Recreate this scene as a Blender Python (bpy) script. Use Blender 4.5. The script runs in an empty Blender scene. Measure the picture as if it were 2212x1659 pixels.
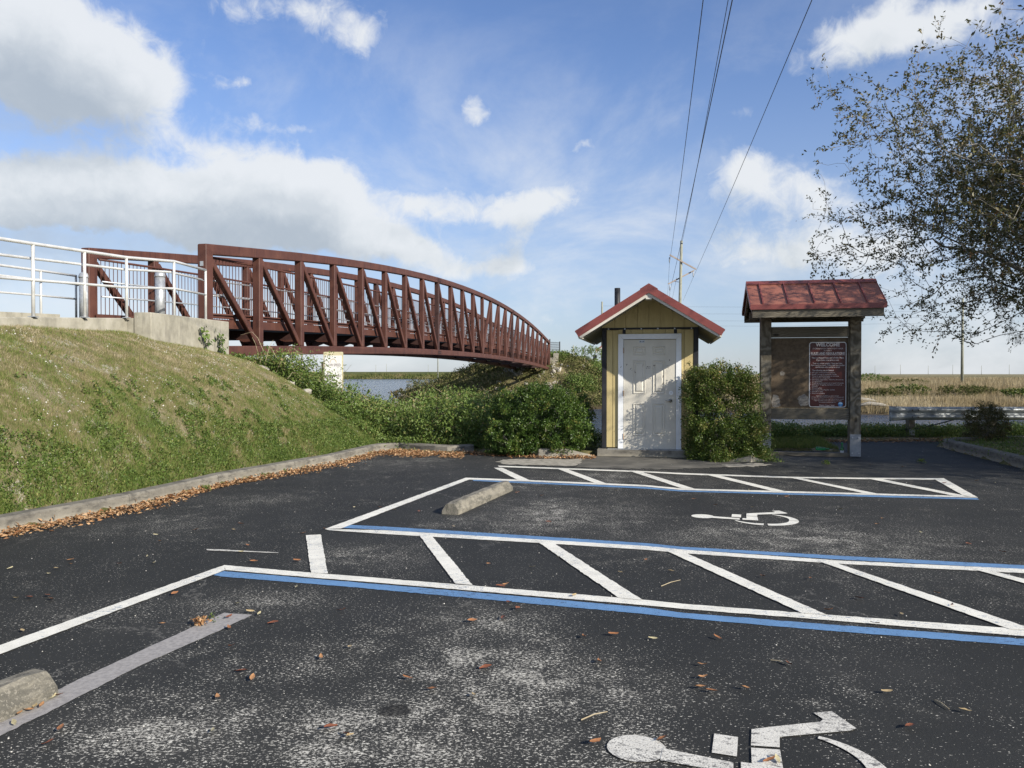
import bpy, bmesh, math, random
import numpy as np
from mathutils import Vector, Matrix
random.seed(7); rng = np.random.default_rng(11)
R = math.radians
sc = bpy.context.scene
col = sc.collection

# ------------------------------------------------------------------ camera
F = 1673.0; PITCH = math.atan(21.5 / F); EYE = 1.5
cam_d = bpy.data.cameras.new('camera'); cam = bpy.data.objects.new('camera', cam_d); col.objects.link(cam)
cam.location = (0, 0, EYE); cam.rotation_euler = (R(90) - PITCH, 0, 0)
cam_d.sensor_width = 36; cam_d.lens = 36 * F / 2212; cam_d.clip_start = .05; cam_d.clip_end = 9000
sc.camera = cam

# ------------------------------------------------------------------ world
SUN_AZ, SUN_EL = 130.0, 26.5          # degrees clockwise from +Y, and above the horizon
world = bpy.data.worlds.new('World'); sc.world = world; world.use_nodes = True
wn = world.node_tree; wn.nodes.clear()

class NT:
    """small helper to write node maths"""
    def __init__(s, nt): s.nt = nt
    def n(s, t, **kw):
        x = s.nt.nodes.new(t)
        for k, v in kw.items(): setattr(x, k, v)
        return x
    def put(s, sock, v):
        if hasattr(v, 'is_linked') or hasattr(v, 'links'): s.nt.links.new(v, sock)
        elif v is not None: sock.default_value = v
    def m(s, op, a, b=None, c=None, clamp=False):
        x = s.n('ShaderNodeMath', operation=op, use_clamp=clamp)
        s.put(x.inputs[0], a)
        if b is not None: s.put(x.inputs[1], b)
        if c is not None: s.put(x.inputs[2], c)
        return x.outputs[0]
    def sep(s, v):
        x = s.n('ShaderNodeSeparateXYZ'); s.put(x.inputs[0], v); return x.outputs
    def comb(s, a, b, c=0.0):
        x = s.n('ShaderNodeCombineXYZ')
        for i, q in enumerate((a, b, c)): s.put(x.inputs[i], q)
        return x.outputs[0]
    def noise(s, v, scale, detail=4, rough=.55, dist=0.0, col=False):
        x = s.n('ShaderNodeTexNoise'); s.put(x.inputs['Vector'], v)
        x.inputs['Scale'].default_value = scale; x.inputs['Detail'].default_value = detail
        x.inputs['Roughness'].default_value = rough; x.inputs['Distortion'].default_value = dist
        return x.outputs['Color' if col else 'Fac']
    def ss(s, v, a, b, lo=0.0, hi=1.0):
        x = s.n('ShaderNodeMapRange', interpolation_type='SMOOTHSTEP'); s.put(x.inputs[0], v)
        x.inputs[1].default_value = a; x.inputs[2].default_value = b
        x.inputs[3].default_value = lo; x.inputs[4].default_value = hi
        return x.outputs[0]
    def mix(s, f, a, b):
        x = s.n('ShaderNodeMix', data_type='RGBA'); s.put(x.inputs[0], f)
        for i, q in ((6, a), (7, b)):
            if isinstance(q, tuple) and len(q) == 3: q = q + (1,)
            s.put(x.inputs[i], q)
        return x.outputs[2]
    def ramp(s, v, stops):
        x = s.n('ShaderNodeValToRGB'); s.put(x.inputs[0], v); e = x.color_ramp.elements
        while len(e) < len(stops): e.new(.5)
        for i, (p, c) in enumerate(stops): e[i].position = p; e[i].color = tuple(c) + (1,)
        return x.outputs[0]
    def mapping(s, v, scale=(1, 1, 1), rot=(0, 0, 0), loc=(0, 0, 0)):
        x = s.n('ShaderNodeMapping'); s.put(x.inputs[0], v)
        x.inputs['Scale'].default_value = scale; x.inputs['Rotation'].default_value = rot; x.inputs['Location'].default_value = loc
        return x.outputs[0]

def px_dir(x, y):
    a = (x - 1106) / F; b = -(y - 829.5) / F
    return np.array([a, math.cos(PITCH) + b * math.sin(PITCH), -math.sin(PITCH) + b * math.cos(PITCH)])

# clouds: (x, y, rx, ry, weight) as seen in the picture, turned into azimuth and elevation
CLOUDS = [(40, 50, 190, 90, 1.15), (210, 130, 140, 75, 1.05), (60, 190, 220, 55, .8), (330, 175, 60, 45, .5), (30, 400, 190, 60, .95), (250, 400, 170, 60, 1.0),
          (330, 300, 110, 30, .45), (600, 385, 110, 60, 1.25), (700, 430, 80, 60, 1.0), (440, 450, 200, 50, .95), (560, 490, 170, 40, .8), (120, 465, 150, 25, .6),
          (820, 500, 80, 30, .75), (690, 530, 200, 25, .6), (890, 430, 80, 30, .72), (1200, 415, 62, 38, .8), (1120, 455, 70, 32, .65), (1010, 455, 70, 28, .5), (1120, 515, 40, 36, .6),
          (720, 25, 150, 60, .56), (540, 10, 110, 35, .46), (800, 90, 60, 40, .42), (1022, 225, 34, 36, .6), (1800, 110, 110, 45, .6), (1930, 60, 110, 55, .65), (2080, 40, 90, 50, .6),
          (1600, 380, 75, 45, .7), (1700, 420, 110, 50, .5), (1790, 480, 180, 60, .5), (1100, 580, 70, 28, .75), (960, 590, 85, 32, .8), (880, 545, 70, 28, .7),
          (1250, 310, 36, 20, .45), (1600, 560, 160, 35, .4), (2000, 300, 180, 60, .35), (520, 195, 50, 20, .45), (640, 270, 130, 12, .42), (1620, 250, 80, 18, .3),
          (0, 560, 150, 25, .45), (1180, 690, 36, 24, .45), (1950, 600, 260, 60, .4), (1850, 540, 160, 40, .4)]
grp = bpy.data.node_groups.new('cloud_density', 'ShaderNodeTree')
grp.interface.new_socket('Vector', in_out='INPUT', socket_type='NodeSocketVector')
grp.interface.new_socket('Density', in_out='OUTPUT', socket_type='NodeSocketFloat')
g = NT(grp); gi = g.n('NodeGroupInput'); go = g.n('NodeGroupOutput')
w1 = g.noise(gi.outputs[0], .16, 6, .6, 0, True)
vm = g.n('ShaderNodeVectorMath', operation='SUBTRACT'); grp.links.new(w1, vm.inputs[0]); vm.inputs[1].default_value = (.5, .5, .5)
vs = g.n('ShaderNodeVectorMath', operation='SCALE'); grp.links.new(vm.outputs[0], vs.inputs[0]); vs.inputs['Scale'].default_value = 3.0
va = g.n('ShaderNodeVectorMath', operation='ADD'); grp.links.new(gi.outputs[0], va.inputs[0]); grp.links.new(vs.outputs[0], va.inputs[1])
sx, sy, _ = g.sep(va.outputs[0])
tot = None
for (x, y, rx, ry, w) in CLOUDS:
    d = px_dir(x, y); az = math.degrees(math.atan2(d[0], d[1])); el = math.degrees(math.atan2(d[2], math.hypot(d[0], d[1])))
    k = math.degrees(1 / F) * math.cos(R(az)) * math.cos(R(min(el, 60)))
    a = g.m('MULTIPLY', g.m('SUBTRACT', sx, az), 1 / (rx * k * 1.0)); b = g.m('MULTIPLY', g.m('SUBTRACT', sy, el), 1 / (ry * k))
    q = g.m('ADD', g.m('MULTIPLY', a, a), g.m('MULTIPLY', b, b))
    e = g.m('MULTIPLY', g.m('POWER', 2.718, g.m('MULTIPLY', q, -.72)), w)
    tot = e if tot is None else g.m('ADD', tot, e)
# the same kind of broken cumulus all round and overhead
far_side = g.m('MAXIMUM', g.ss(g.m('ABSOLUTE', g.m('ADD', sx, 0.0)), 38, 60), g.ss(sy, 32, 45))
fieldn = g.noise(gi.outputs[0], .045, 5, .55)
tot = g.m('ADD', tot, g.m('MULTIPLY', g.m('MULTIPLY', g.ss(fieldn, .45, .62), .9), far_side))
fb = g.noise(gi.outputs[0], .22, 9, .6, .3)
fb2 = g.noise(gi.outputs[0], .07, 3, .5); fb3 = g.noise(gi.outputs[0], .55, 8, .62, .8)
dn = g.m('ADD', g.m('MINIMUM', tot, 1.25), g.m('ADD', g.m('MULTIPLY', g.m('SUBTRACT', fb, .5), 1.25), g.m('ADD', g.m('MULTIPLY', g.m('SUBTRACT', fb3, .5), .80), g.m('MULTIPLY', g.m('SUBTRACT', fb2, .5), .35))))
grp.links.new(dn, go.inputs[0])

w = NT(wn)
tc = w.n('ShaderNodeTexCoord')
dx, dy, dz = w.sep(tc.outputs['Generated'])
azn = w.m('MULTIPLY', w.m('ARCTAN2', dx, dy), 57.2958)
eln = w.m('MULTIPLY', w.m('ARCSINE', dz), 57.2958)
def dens(o_az, o_el):
    nd = w.n('ShaderNodeGroup'); nd.node_tree = grp
    wn.links.new(w.comb(w.m('ADD', azn, o_az), w.m('ADD', eln, o_el)), nd.inputs[0]); return nd.outputs[0]
d0 = dens(0, 0); d1 = dens(1.1, 2.0); d2 = dens(1.8, 3.8)
cover = w.ss(d0, .25, .88)
veil = w.m('MULTIPLY', w.m('MULTIPLY', w.ss(w.noise(w.comb(w.m('MULTIPLY', azn, .6), eln), .09, 7, .62, .4), .40, .68), w.ss(eln, 30, 8)), .75)
cover = w.m('MAXIMUM', cover, veil)
above = w.m('ADD', w.m('MULTIPLY', w.ss(d1, .30, 1.45), .5), w.m('MULTIPLY', w.ss(d2, .3, 1.35), .5))
lit = w.m('SUBTRACT', 1.0, above, clamp=True)
ccol = w.ramp(lit, [(0.0, (3.4, 3.85, 4.35)), (.35, (4.2, 4.6, 5.0)), (.72, (5.5, 5.8, 6.05)), (1.0, (6.3, 6.5, 6.7))])
sky = w.n('ShaderNodeTexSky', sky_type='NISHITA'); sky.sun_disc = False
sky.sun_elevation = R(SUN_EL); sky.sun_rotation = R(SUN_AZ)
sky.air_density = 1.0; sky.dust_density = .35; sky.ozone_density = 1.6; sky.altitude = 0
# milky air low over the plain
hz = w.ss(eln, 0.0, 24.0, 1.0, 0.0)
tint = w.n('ShaderNodeVectorMath', operation='MULTIPLY'); wn.links.new(sky.outputs[0], tint.inputs[0]); tint.inputs[1].default_value = (.90, .985, 1.24)
skyc = w.mix(w.m('MULTIPLY', hz, .62), tint.outputs[0], (3.3, 3.85, 4.75))
below = w.ss(eln, -1.5, -.2, 0, 1)
allc = w.mix(w.m('MULTIPLY', w.m('MULTIPLY', cover, below), .93), skyc, ccol)
bg = w.n('ShaderNodeBackground'); bg.inputs['Strength'].default_value = .095
wn.links.new(allc, bg.inputs['Color'])
wo = w.n('ShaderNodeOutputWorld'); wn.links.new(bg.outputs[0], wo.inputs['Surface'])

sun_d = bpy.data.lights.new('sun', 'SUN'); sun = bpy.data.objects.new('sun', sun_d); col.objects.link(sun)
sun_d.energy = 5.0; sun_d.angle = R(.53); sun_d.color = (1.0, .93, .82)
sdir = Vector((math.sin(R(SUN_AZ)) * math.cos(R(SUN_EL)), math.cos(R(SUN_AZ)) * math.cos(R(SUN_EL)), math.sin(R(SUN_EL))))
sun.rotation_euler = (-sdir).to_track_quat('-Z', 'Y').to_euler()
sc.view_settings.view_transform = 'Standard'; sc.view_settings.look = 'None'
sc.view_settings.exposure = 0.50; sc.view_settings.gamma = 1.0; sc.view_settings.use_curve_mapping = False
sc.render.engine = 'CYCLES'
sc.cycles.max_bounces = 6; sc.cycles.transparent_max_bounces = 6

# ------------------------------------------------------------------ helpers
def G(x, y, h=0.0):
    """place on the level z=h that the photograph shows at this point"""
    d = px_dir(x, y); t = (h - EYE) / d[2]
    return (d[0] * t, d[1] * t)

def tag(o, label=None, cat=None, group=None, kind=None):
    if label: o['label'] = label
    if cat: o['category'] = cat
    if group: o['group'] = group
    if kind: o['kind'] = kind
    return o

def empty(name, loc=(0, 0, 0), rz=0.0, label=None, cat=None, group=None):
    o = bpy.data.objects.new(name, None); col.objects.link(o)
    o.location = loc; o.rotation_euler = (0, 0, rz); o.empty_display_size = .2
    return tag(o, label, cat, group)

def smooth_mesh(me, s=True):
    me.polygons.foreach_set('use_smooth', [s] * len(me.polygons))

class MB:
    def __init__(s): s.v = []; s.f = []
    def add(s, vs, fs):
        n = len(s.v); s.v += [tuple(q) for q in vs]; s.f += [tuple(n + i for i in f) for f in fs]; return s
    def box(s, c, d, rz=0.0, bev=0.0, M=None):
        hx, hy, hz_ = d[0] / 2, d[1] / 2, d[2] / 2
        if bev <= 0:
            vs = [(i * hx, j * hy, k * hz_) for i in (-1, 1) for j in (-1, 1) for k in (-1, 1)]
            fs = [(0, 1, 3, 2), (4, 6, 7, 5), (0, 4, 5, 1), (2, 3, 7, 6), (0, 2, 6, 4), (1, 5, 7, 3)]
        else:
            b = min(bev, hx * .9, hy * .9, hz_ * .9)
            bm = bmesh.new(); bmesh.ops.create_cube(bm, size=1)
            for q in bm.verts: q.co = Vector((q.co.x * d[0], q.co.y * d[1], q.co.z * d[2]))
            bmesh.ops.bevel(bm, geom=list(bm.edges), offset=b, segments=1, affect='EDGES')
            bm.verts.index_update()
            vs = [tuple(q.co) for q in bm.verts]; fs = [tuple(q.index for q in f.verts) for f in bm.faces]; bm.free()
        m = Matrix.Translation(c) @ (M if M is not None else Matrix.Rotation(rz, 4, 'Z'))
        return s.add([m @ Vector(q) for q in vs], fs)
    def bar(s, p0, p1, w_, h_, up=(0, 0, 1)):
        """box beam from p0 to p1, w_ wide and h_ deep"""
        p0, p1 = Vector(p0), Vector(p1); d = p1 - p0; L = d.length; d.normalize()
        up = Vector(up); sx_ = d.cross(up)
        if sx_.length < 1e-4: sx_ = Vector((1, 0, 0))
        sx_.normalize(); uz = sx_.cross(d)
        M = Matrix((sx_, d, uz)).transposed().to_4x4()
        return s.box((p0 + p1) / 2, (w_, L, h_), M=M)
    def tube(s, p0, p1, r0, r1=None, n=8, caps=True):
        r1 = r0 if r1 is None else r1
        return s.path([p0, p1], [r0, r1], n, caps)
    def path(s, pts, rs, n=8, caps=True):
        pts = [Vector(p) for p in pts]; rings = []
        if not hasattr(rs, '__len__'): rs = [rs] * len(pts)
        ref = Vector((0, 0, 1)); vs = []
        d0_ = (pts[1] - pts[0]).normalized()
        if abs(d0_.z) > .9: ref = Vector((1, 0, 0))
        for i, p in enumerate(pts):
            d = (pts[min(i + 1, len(pts) - 1)] - pts[max(i - 1, 0)]).normalized()
            a = d.cross(ref); a.normalize(); b = d.cross(a)
            for k in range(n):
                t = 2 * math.pi * k / n
                vs.append(p + a * math.cos(t) * rs[i] + b * math.sin(t) * rs[i])
        fs = [(i * n + k, i * n + (k + 1) % n, (i + 1) * n + (k + 1) % n, (i + 1) * n + k) for i in range(len(pts) - 1) for k in range(n)]
        if caps: fs += [tuple(range(n))[::-1], tuple((len(pts) - 1) * n + k for k in range(n))]
        return s.add(vs, fs)
    def prism(s, poly, z0, z1, axis='z'):
        n = len(poly)
        def P(a, b, c): return {'z': (a, b, c), 'y': (a, c, b), 'x': (c, a, b)}[axis]
        vs = [P(a, b, z0) for a, b in poly] + [P(a, b, z1) for a, b in poly]
        fs = [tuple(range(n))[::-1], tuple(range(n, 2 * n))] + [(i, (i + 1) % n, n + (i + 1) % n, n + i) for i in range(n)]
        return s.add(vs, fs)
    def lathe(s, prof, c=(0, 0, 0), n=16):
        vs = []; fs = []
        for (r, z) in prof:
            for k in range(n):
                t = 2 * math.pi * k / n; vs.append((c[0] + r * math.cos(t), c[1] + r * math.sin(t), c[2] + z))
        for i in range(len(prof) - 1):
            for k in range(n): fs.append((i * n + k, i * n + (k + 1) % n, (i + 1) * n + (k + 1) % n, (i + 1) * n + k))
        fs.append(tuple(range(n))[::-1]); fs.append(tuple((len(prof) - 1) * n + k for k in range(n)))
        return s.add(vs, fs)
    def mesh(s, name, mat=None, smooth=False):
        me = bpy.data.meshes.new(name); me.from_pydata(s.v, [], s.f); me.validate()
        bm = bmesh.new(); bm.from_mesh(me); bmesh.ops.recalc_face_normals(bm, faces=bm.faces); bm.to_mesh(me); bm.free()
        if mat: me.materials.append(mat)
        if smooth: smooth_mesh(me)
        return me
    def build(s, name, mat=None, parent=None, smooth=False, loc=None, **kw):
        return link(name, s.mesh(name, mat, smooth), parent, loc, **kw)

def link(name, me, parent=None, loc=None, rot=None, **kw):
    o = bpy.data.objects.new(name, me); col.objects.link(o)
    if parent is not None: o.parent = parent
    if loc is not None: o.location = loc
    if rot is not None: o.rotation_euler = rot
    return tag(o, **kw)

def np_mesh(name, V, Fc, mat, attr=None, smooth=False):
    """fast mesh from numpy: V (n,3), Fc (m,k)"""
    me = bpy.data.meshes.new(name); n, k = Fc.shape
    me.vertices.add(len(V)); me.vertices.foreach_set('co', np.ascontiguousarray(V, dtype=np.float32).ravel())
    me.loops.add(n * k); me.loops.foreach_set('vertex_index', np.ascontiguousarray(Fc, dtype=np.int32).ravel())
    me.polygons.add(n); me.polygons.foreach_set('loop_start', np.arange(n, dtype=np.int32) * k)
    me.update(calc_edges=True)
    if attr is not None:
        a = me.attributes.new('rnd', 'FLOAT', 'FACE'); a.data.foreach_set('value', np.ascontiguousarray(attr, dtype=np.float32))
    if mat: me.materials.append(mat)
    if smooth: smooth_mesh(me)
    return me

def unit(v): return v / np.maximum(np.linalg.norm(v, axis=1, keepdims=True), 1e-9)

def leaves(name, P, D, L, W, mat, rnd=None, fold=.25, N=None):
    """rhombic leaves: start points P, directions D, lengths L, widths W"""
    n = len(P); D = unit(D)
    if N is None: N = rng.normal(size=(n, 3)) + np.array([0, 0, .6])
    S = unit(np.cross(D, N)); U = unit(np.cross(S, D))
    L = np.broadcast_to(L, (n,))[:, None]; W = np.broadcast_to(W, (n,))[:, None]
    mid = P + D * L * .48
    V = np.empty((n, 4, 3)); V[:, 0] = P; V[:, 1] = mid + S * W * .5 + U * W * fold; V[:, 2] = P + D * L; V[:, 3] = mid - S * W * .5 + U * W * fold
    b = np.arange(n)[:, None] * 4
    Fc = np.concatenate([b + np.array([0, 1, 2]), b + np.array([0, 2, 3])], axis=1).reshape(-1, 3)
    rnd = rng.random(n) if rnd is None else rnd
    return np_mesh(name, V.reshape(-1, 3), Fc, mat, np.repeat(rnd, 2))

def blades(name, P, Ht, Wd, mat, lean=.35, rnd=None, seg2=False):
    """grass blades as narrow triangles"""
    n = len(P); a = rng.random(n) * 2 * np.pi
    S = np.stack([np.cos(a), np.sin(a), np.zeros(n)], 1)
    b = rng.random(n) * 2 * np.pi; le = rng.random(n) * lean
    T = np.stack([np.cos(b) * le, np.sin(b) * le, np.ones(n)], 1) * np.broadcast_to(Ht, (n,))[:, None]
    W = np.broadcast_to(Wd, (n,))[:, None]
    V = np.empty((n, 3, 3)); V[:, 0] = P - S * W * .5; V[:, 1] = P + S * W * .5; V[:, 2] = P + T
    Fc = np.arange(n * 3).reshape(-1, 3); rnd = rng.random(n) if rnd is None else rnd
    return np_mesh(name, V.reshape(-1, 3), Fc, mat, rnd)

# ------------------------------------------------------------------ materials
def new_mat(name):
    m = bpy.data.materials.new(name); m.use_nodes = True; m.node_tree.nodes.clear()
    t = NT(m.node_tree); p = t.n('ShaderNodeBsdfPrincipled'); o = t.n('ShaderNodeOutputMaterial')
    m.node_tree.links.new(p.outputs[0], o.inputs[0]); return m, t, p
def bump(t, p, h, strength=.3, dist=.01, normal=None):
    b = t.n('ShaderNodeBump'); b.inputs['Strength'].default_value = strength; b.inputs['Distance'].default_value = dist
    t.put(b.inputs['Height'], h)
    if normal is not None: t.put(b.inputs['Normal'], normal)
    t.nt.links.new(b.outputs[0], p.inputs['Normal']); return b.outputs[0]

def pmat(name, stops, scale=6, rough=.7, bmp=.2, bscale=60, bdist=.004, stretch=(1, 1, 1), metallic=0.0, detail=6, coords='Object', spec=.4, extra=None):
    m, t, p = new_mat(name); c = t.n('ShaderNodeTexCoord').outputs[coords]
    v = t.mapping(c, stretch)
    n1 = t.noise(v, scale, detail, .62); color = t.ramp(n1, stops)
    if extra: color = extra(t, c, color)
    t.put(p.inputs['Base Color'], color); p.inputs['Roughness'].default_value = rough
    p.inputs['Metallic'].default_value = metallic; p.inputs['Specular IOR Level'].default_value = spec
    if bmp: bump(t, p, t.noise(v, bscale, 3, .6), bmp, bdist)
    return m

def rust_extra(t, c, color):
    # faint runs down the steel and small scabs of orange rust
    s1 = t.noise(t.mapping(c, (9, 9, .8)), 1.6, 4, .6)
    color = t.mix(t.ss(s1, .50, .72, 0, .7), color, (.036, .014, .012))
    s2 = t.noise(c, 1.1, 5, .65)
    return t.mix(t.ss(s2, .655, .72, 0, .75), color, (.24, .085, .03))
M = {}
M['steel'] = pmat('weathered_steel', [(.3, (.066, .0245, .0175)), (.5, (.084, .032, .022)), (.72, (.108, .044, .029))], 2.5, .62, .15, 40, .002, extra=rust_extra)
M['steel_dark'] = pmat('old_dark_steel', [(.3, (.03, .014, .012)), (.7, (.06, .025, .02))], 4, .7, .15, 40, .002)
M['galv'] = pmat('galvanised_steel', [(.3, (.34, .36, .38)), (.6, (.50, .52, .53))], 18, .45, .1, 50, .001, metallic=.55, detail=3)
M['rail_paint'] = pmat('aluminium_rail', [(.3, (.56, .56, .53)), (.6, (.70, .70, .67))], 5, .4, .03, 50, .001, metallic=.25)
M['guard_steel'] = pmat('guardrail_steel', [(.3, (.30, .33, .34)), (.5, (.42, .45, .46)), (.75, (.55, .58, .58))], 9, .42, .1, 30, .002, metallic=.35, stretch=(.5, 2, 2))
def conc_extra(t, c, color):
    a = t.noise(t.mapping(c, (3, 3, .6)), 2.2, 5, .65)
    color = t.mix(t.ss(a, .52, .75, 0, .6), color, (.14, .13, .11))
    b = t.noise(c, 28, 3, .7)
    return t.mix(t.ss(b, .62, .72, 0, .5), color, (.52, .49, .42))
M['concrete'] = pmat('cast_concrete', [(.3, (.24, .225, .18)), (.5, (.34, .32, .255)), (.72, (.42, .395, .33))], 3.2, .9, .35, 45, .004, extra=conc_extra)
def kerb_extra(t, c, color):
    a = t.noise(t.mapping(c, (2.5, 2.5, 7)), 2.0, 6, .7)
    color = t.mix(t.ss(a, .46, .66, 0, .8), color, (.06, .057, .05))
    x_, y_, z_ = t.sep(c)
    color = t.mix(t.ss(z_, .085, .02, 0, .6), color, (.36, .33, .26))
    b = t.noise(c, 60, 3, .7)
    return t.mix(t.ss(b, .6, .7, 0, .45), color, (.34, .32, .27))
M['kerb'] = pmat('old_kerb_concrete', [(.3, (.12, .11, .092)), (.5, (.185, .172, .142)), (.72, (.24, .222, .185))], 3.0, .93, .5, 55, .006, extra=kerb_extra)
def stop_extra(t, c, color):
    a = t.noise(t.mapping(c, (6, 1.5, 3)), 3.0, 5, .7)
    color = t.mix(t.ss(a, .45, .62, 0, .8), color, (.075, .072, .06))
    v = t.noise(c, 85, 2, .6)
    return t.mix(t.ss(v, .56, .64, 0, .6), color, (.27, .25, .205))
M['stop'] = pmat('wheel_stop_concrete', [(.3, (.13, .122, .098)), (.5, (.20, .185, .148)), (.7, (.26, .238, .19))], 9, .95, .9, 60, .008, extra=stop_extra)

def asphalt():
    m, t, p = new_mat('worn_asphalt'); c = t.n('ShaderNodeTexCoord').outputs['Object']
    x, y, z = t.sep(c)
    base = t.ramp(t.noise(c, .8, 6, .6), [(.3, (.0200, .0210, .0204)), (.55, (.0262, .0272, .0262)), (.75, (.036, .0362, .0345))])
    # worn places where the sealer has gone and the stones show
    wear = None
    for (px, py, r, wgt) in [(1120, 1450, .55, 1.0), (760, 1590, .5, 1.0), (300, 1590, .5, .9), (1030, 1340, .45, .8), (560, 1300, .5, .75), (1000, 1580, .35, .9), (1150, 1130, .8, .6),
                             (800, 1200, .6, .6), (1600, 1160, 1.1, .55), (1900, 1180, 1.2, .5), (1250, 1045, 1.3, .4), (560, 1080, .7, .5), (330, 1135, .6, .5), (700, 1420, .4, .6),
                             (1350, 1650, .35, .75), (850, 1000, 1.3, .45), (1230, 1100, .9, .6), (1750, 1050, 1.2, .4), (100, 1330, .6, .35), (1420, 1500, .4, .5), (1350, 1025, 1.2, .4)]:
        gx, gy = G(px, py)
        a = t.m('MULTIPLY', t.m('SUBTRACT', x, gx), 1 / r); b = t.m('MULTIPLY', t.m('SUBTRACT', y, gy), 1 / (r * .8))
        q = t.m('ADD', t.m('MULTIPLY', a, a), t.m('MULTIPLY', b, b))
        e = t.m('MULTIPLY', t.m('POWER', 2.718, t.m('MULTIPLY', q, -1.0)), wgt)
        wear = e if wear is None else t.m('ADD', wear, e)
    big = t.noise(c, .9, 5, .65)
    outside = t.ss(big, .46, .68, 0, .55)
    fine = t.noise(c, 4.5, 5, .7)
    wm = t.m('ADD', t.m('MULTIPLY', t.m('MINIMUM', wear, 1.0), t.ss(fine, .30, .66, .40, 1.05)), t.m('MULTIPLY', outside, t.ss(fine, .42, .66)))
    wm = t.m('MINIMUM', wm, 1.0)
    st = t.noise(t.mapping(c, (.62, 1, 1)), 92, 2, .7)            # single stones
    st2 = t.noise(t.mapping(c, (1, 1, 1), loc=(3, 7, 1)), 62, 3, .7)
    thr = t.m('SUBTRACT', t.m('SUBTRACT', .672, t.m('MULTIPLY', t.ss(t.noise(c, 1.7, 3), .42, .6), .03)), t.m('MULTIPLY', wm, .145))
    f1 = t.m('MULTIPLY', t.m('SUBTRACT', st, thr), 34, clamp=True)
    f2 = t.m('MULTIPLY', t.m('SUBTRACT', st2, t.m('ADD', thr, .035)), 18, clamp=True)
    fl = t.m('MAXIMUM', f1, f2)
    dust = t.mix(t.m('MULTIPLY', wm, .30), base, (.095, .092, .083))
    stone = t.ramp(t.noise(c, 31, 2), [(.35, (.24, .23, .205)), (.6, (.58, .56, .49))])
    colr = t.mix(fl, dust, stone)
    # tar-dark joints and thin cracks
    vor = t.n('ShaderNodeTexVoronoi', feature='DISTANCE_TO_EDGE'); vor.inputs['Scale'].default_value = .33
    wv = t.n('ShaderNodeVectorMath', operation='ADD'); t.nt.links.new(c, wv.inputs[0])
    wv2 = t.n('ShaderNodeVectorMath', operation='SCALE'); t.nt.links.new(t.noise(c, 3.5, 5, .7, 0, True), wv2.inputs[0]); wv2.inputs['Scale'].default_value = .5
    t.nt.links.new(wv2.outputs[0], wv.inputs[1]); t.nt.links.new(wv.outputs[0], vor.inputs['Vector'])
    crack = t.m('MULTIPLY', t.ss(vor.outputs['Distance'], .0012, .0035, 1, 0), t.ss(t.noise(c, .7, 2), .52, .6))
    colr = t.mix(t.m('MULTIPLY', crack, .6), colr, (.16, .155, .14))
    # oil spot
    gx, gy = G(853, 1535)
    a = t.m('MULTIPLY', t.m('SUBTRACT', x, gx), 1 / .085); b = t.m('MULTIPLY', t.m('SUBTRACT', y, gy), 1 / .065)
    q = t.m('ADD', t.m('ADD', t.m('MULTIPLY', a, a), t.m('MULTIPLY', b, b)), t.m('MULTIPLY', t.m('SUBTRACT', t.noise(c, 25, 4), .5), 1.2))
    colr = t.mix(t.ss(q, .6, 1.2, .85, 0), colr, (.012, .012, .012))
    t.put(p.inputs['Base Color'], colr)
    t.put(p.inputs['Roughness'], t.m('ADD', .78, t.m('MULTIPLY', wm, .15))); p.inputs['Specular IOR Level'].default_value = .22
    bump(t, p, t.m('ADD', t.noise(c, 95, 3, .65), t.m('MULTIPLY', st, .5)), .55, .004)
    return m
M['asphalt'] = asphalt()

def paint(name, rgb, under, thr=.66, wearc=(.05, .05, .052)):
    m, t, p = new_mat(name); c = t.n('ShaderNodeTexCoord').outputs['Object']
    a = t.ramp(t.noise(c, 7, 5), [(.3, tuple(q * .84 for q in rgb)), (.6, rgb)])
    ch = t.noise(t.mapping(c, (1, 2.3, 1)), 16, 6, .75)
    big = t.noise(c, 1.3, 3)
    lim = t.m('SUBTRACT', thr, t.m('MULTIPLY', t.m('SUBTRACT', big, .5), .25))
    ff = t.m('MULTIPLY', t.m('SUBTRACT', ch, lim), 14, clamp=True)
    a = t.mix(ff, a, under)
    g2 = t.noise(c, 140, 3, .7)
    a = t.mix(t.m('MULTIPLY', t.m('SUBTRACT', g2, t.m('ADD', lim, .0)), 9, clamp=True), a, wearc)
    t.put(p.inputs['Base Color'], a); p.inputs['Roughness'].default_value = .7
    bump(t, p, t.noise(c, 95, 3), .45, .003); return m
M['white_paint'] = paint('white_road_paint', (.78, .76, .67), (.24, .29, .36), .572)
M['white_paint_worn'] = paint('worn_white_road_paint', (.66, .64, .57), (.13, .126, .12), .53)
M['blue_paint'] = paint('blue_road_paint', (.12, .25, .45), (.035, .07, .14), .575)
M['footprint'] = pmat('bleached_asphalt', [(.3, (.215, .205, .20)), (.6, (.33, .315, .30))], 38, .9, .5, 95, .003)
M['apron'] = pmat('worn_apron_concrete', [(.3, (.06, .058, .052)), (.5, (.10, .095, .082)), (.7, (.17, .16, .135))], 2.2, .9, .4, 80, .004)
M['gravel_patch'] = pmat('pale_grit', [(.3, (.16, .15, .125)), (.5, (.30, .28, .235)), (.7, (.42, .39, .33))], 9, .95, .6, 90, .006)

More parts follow.
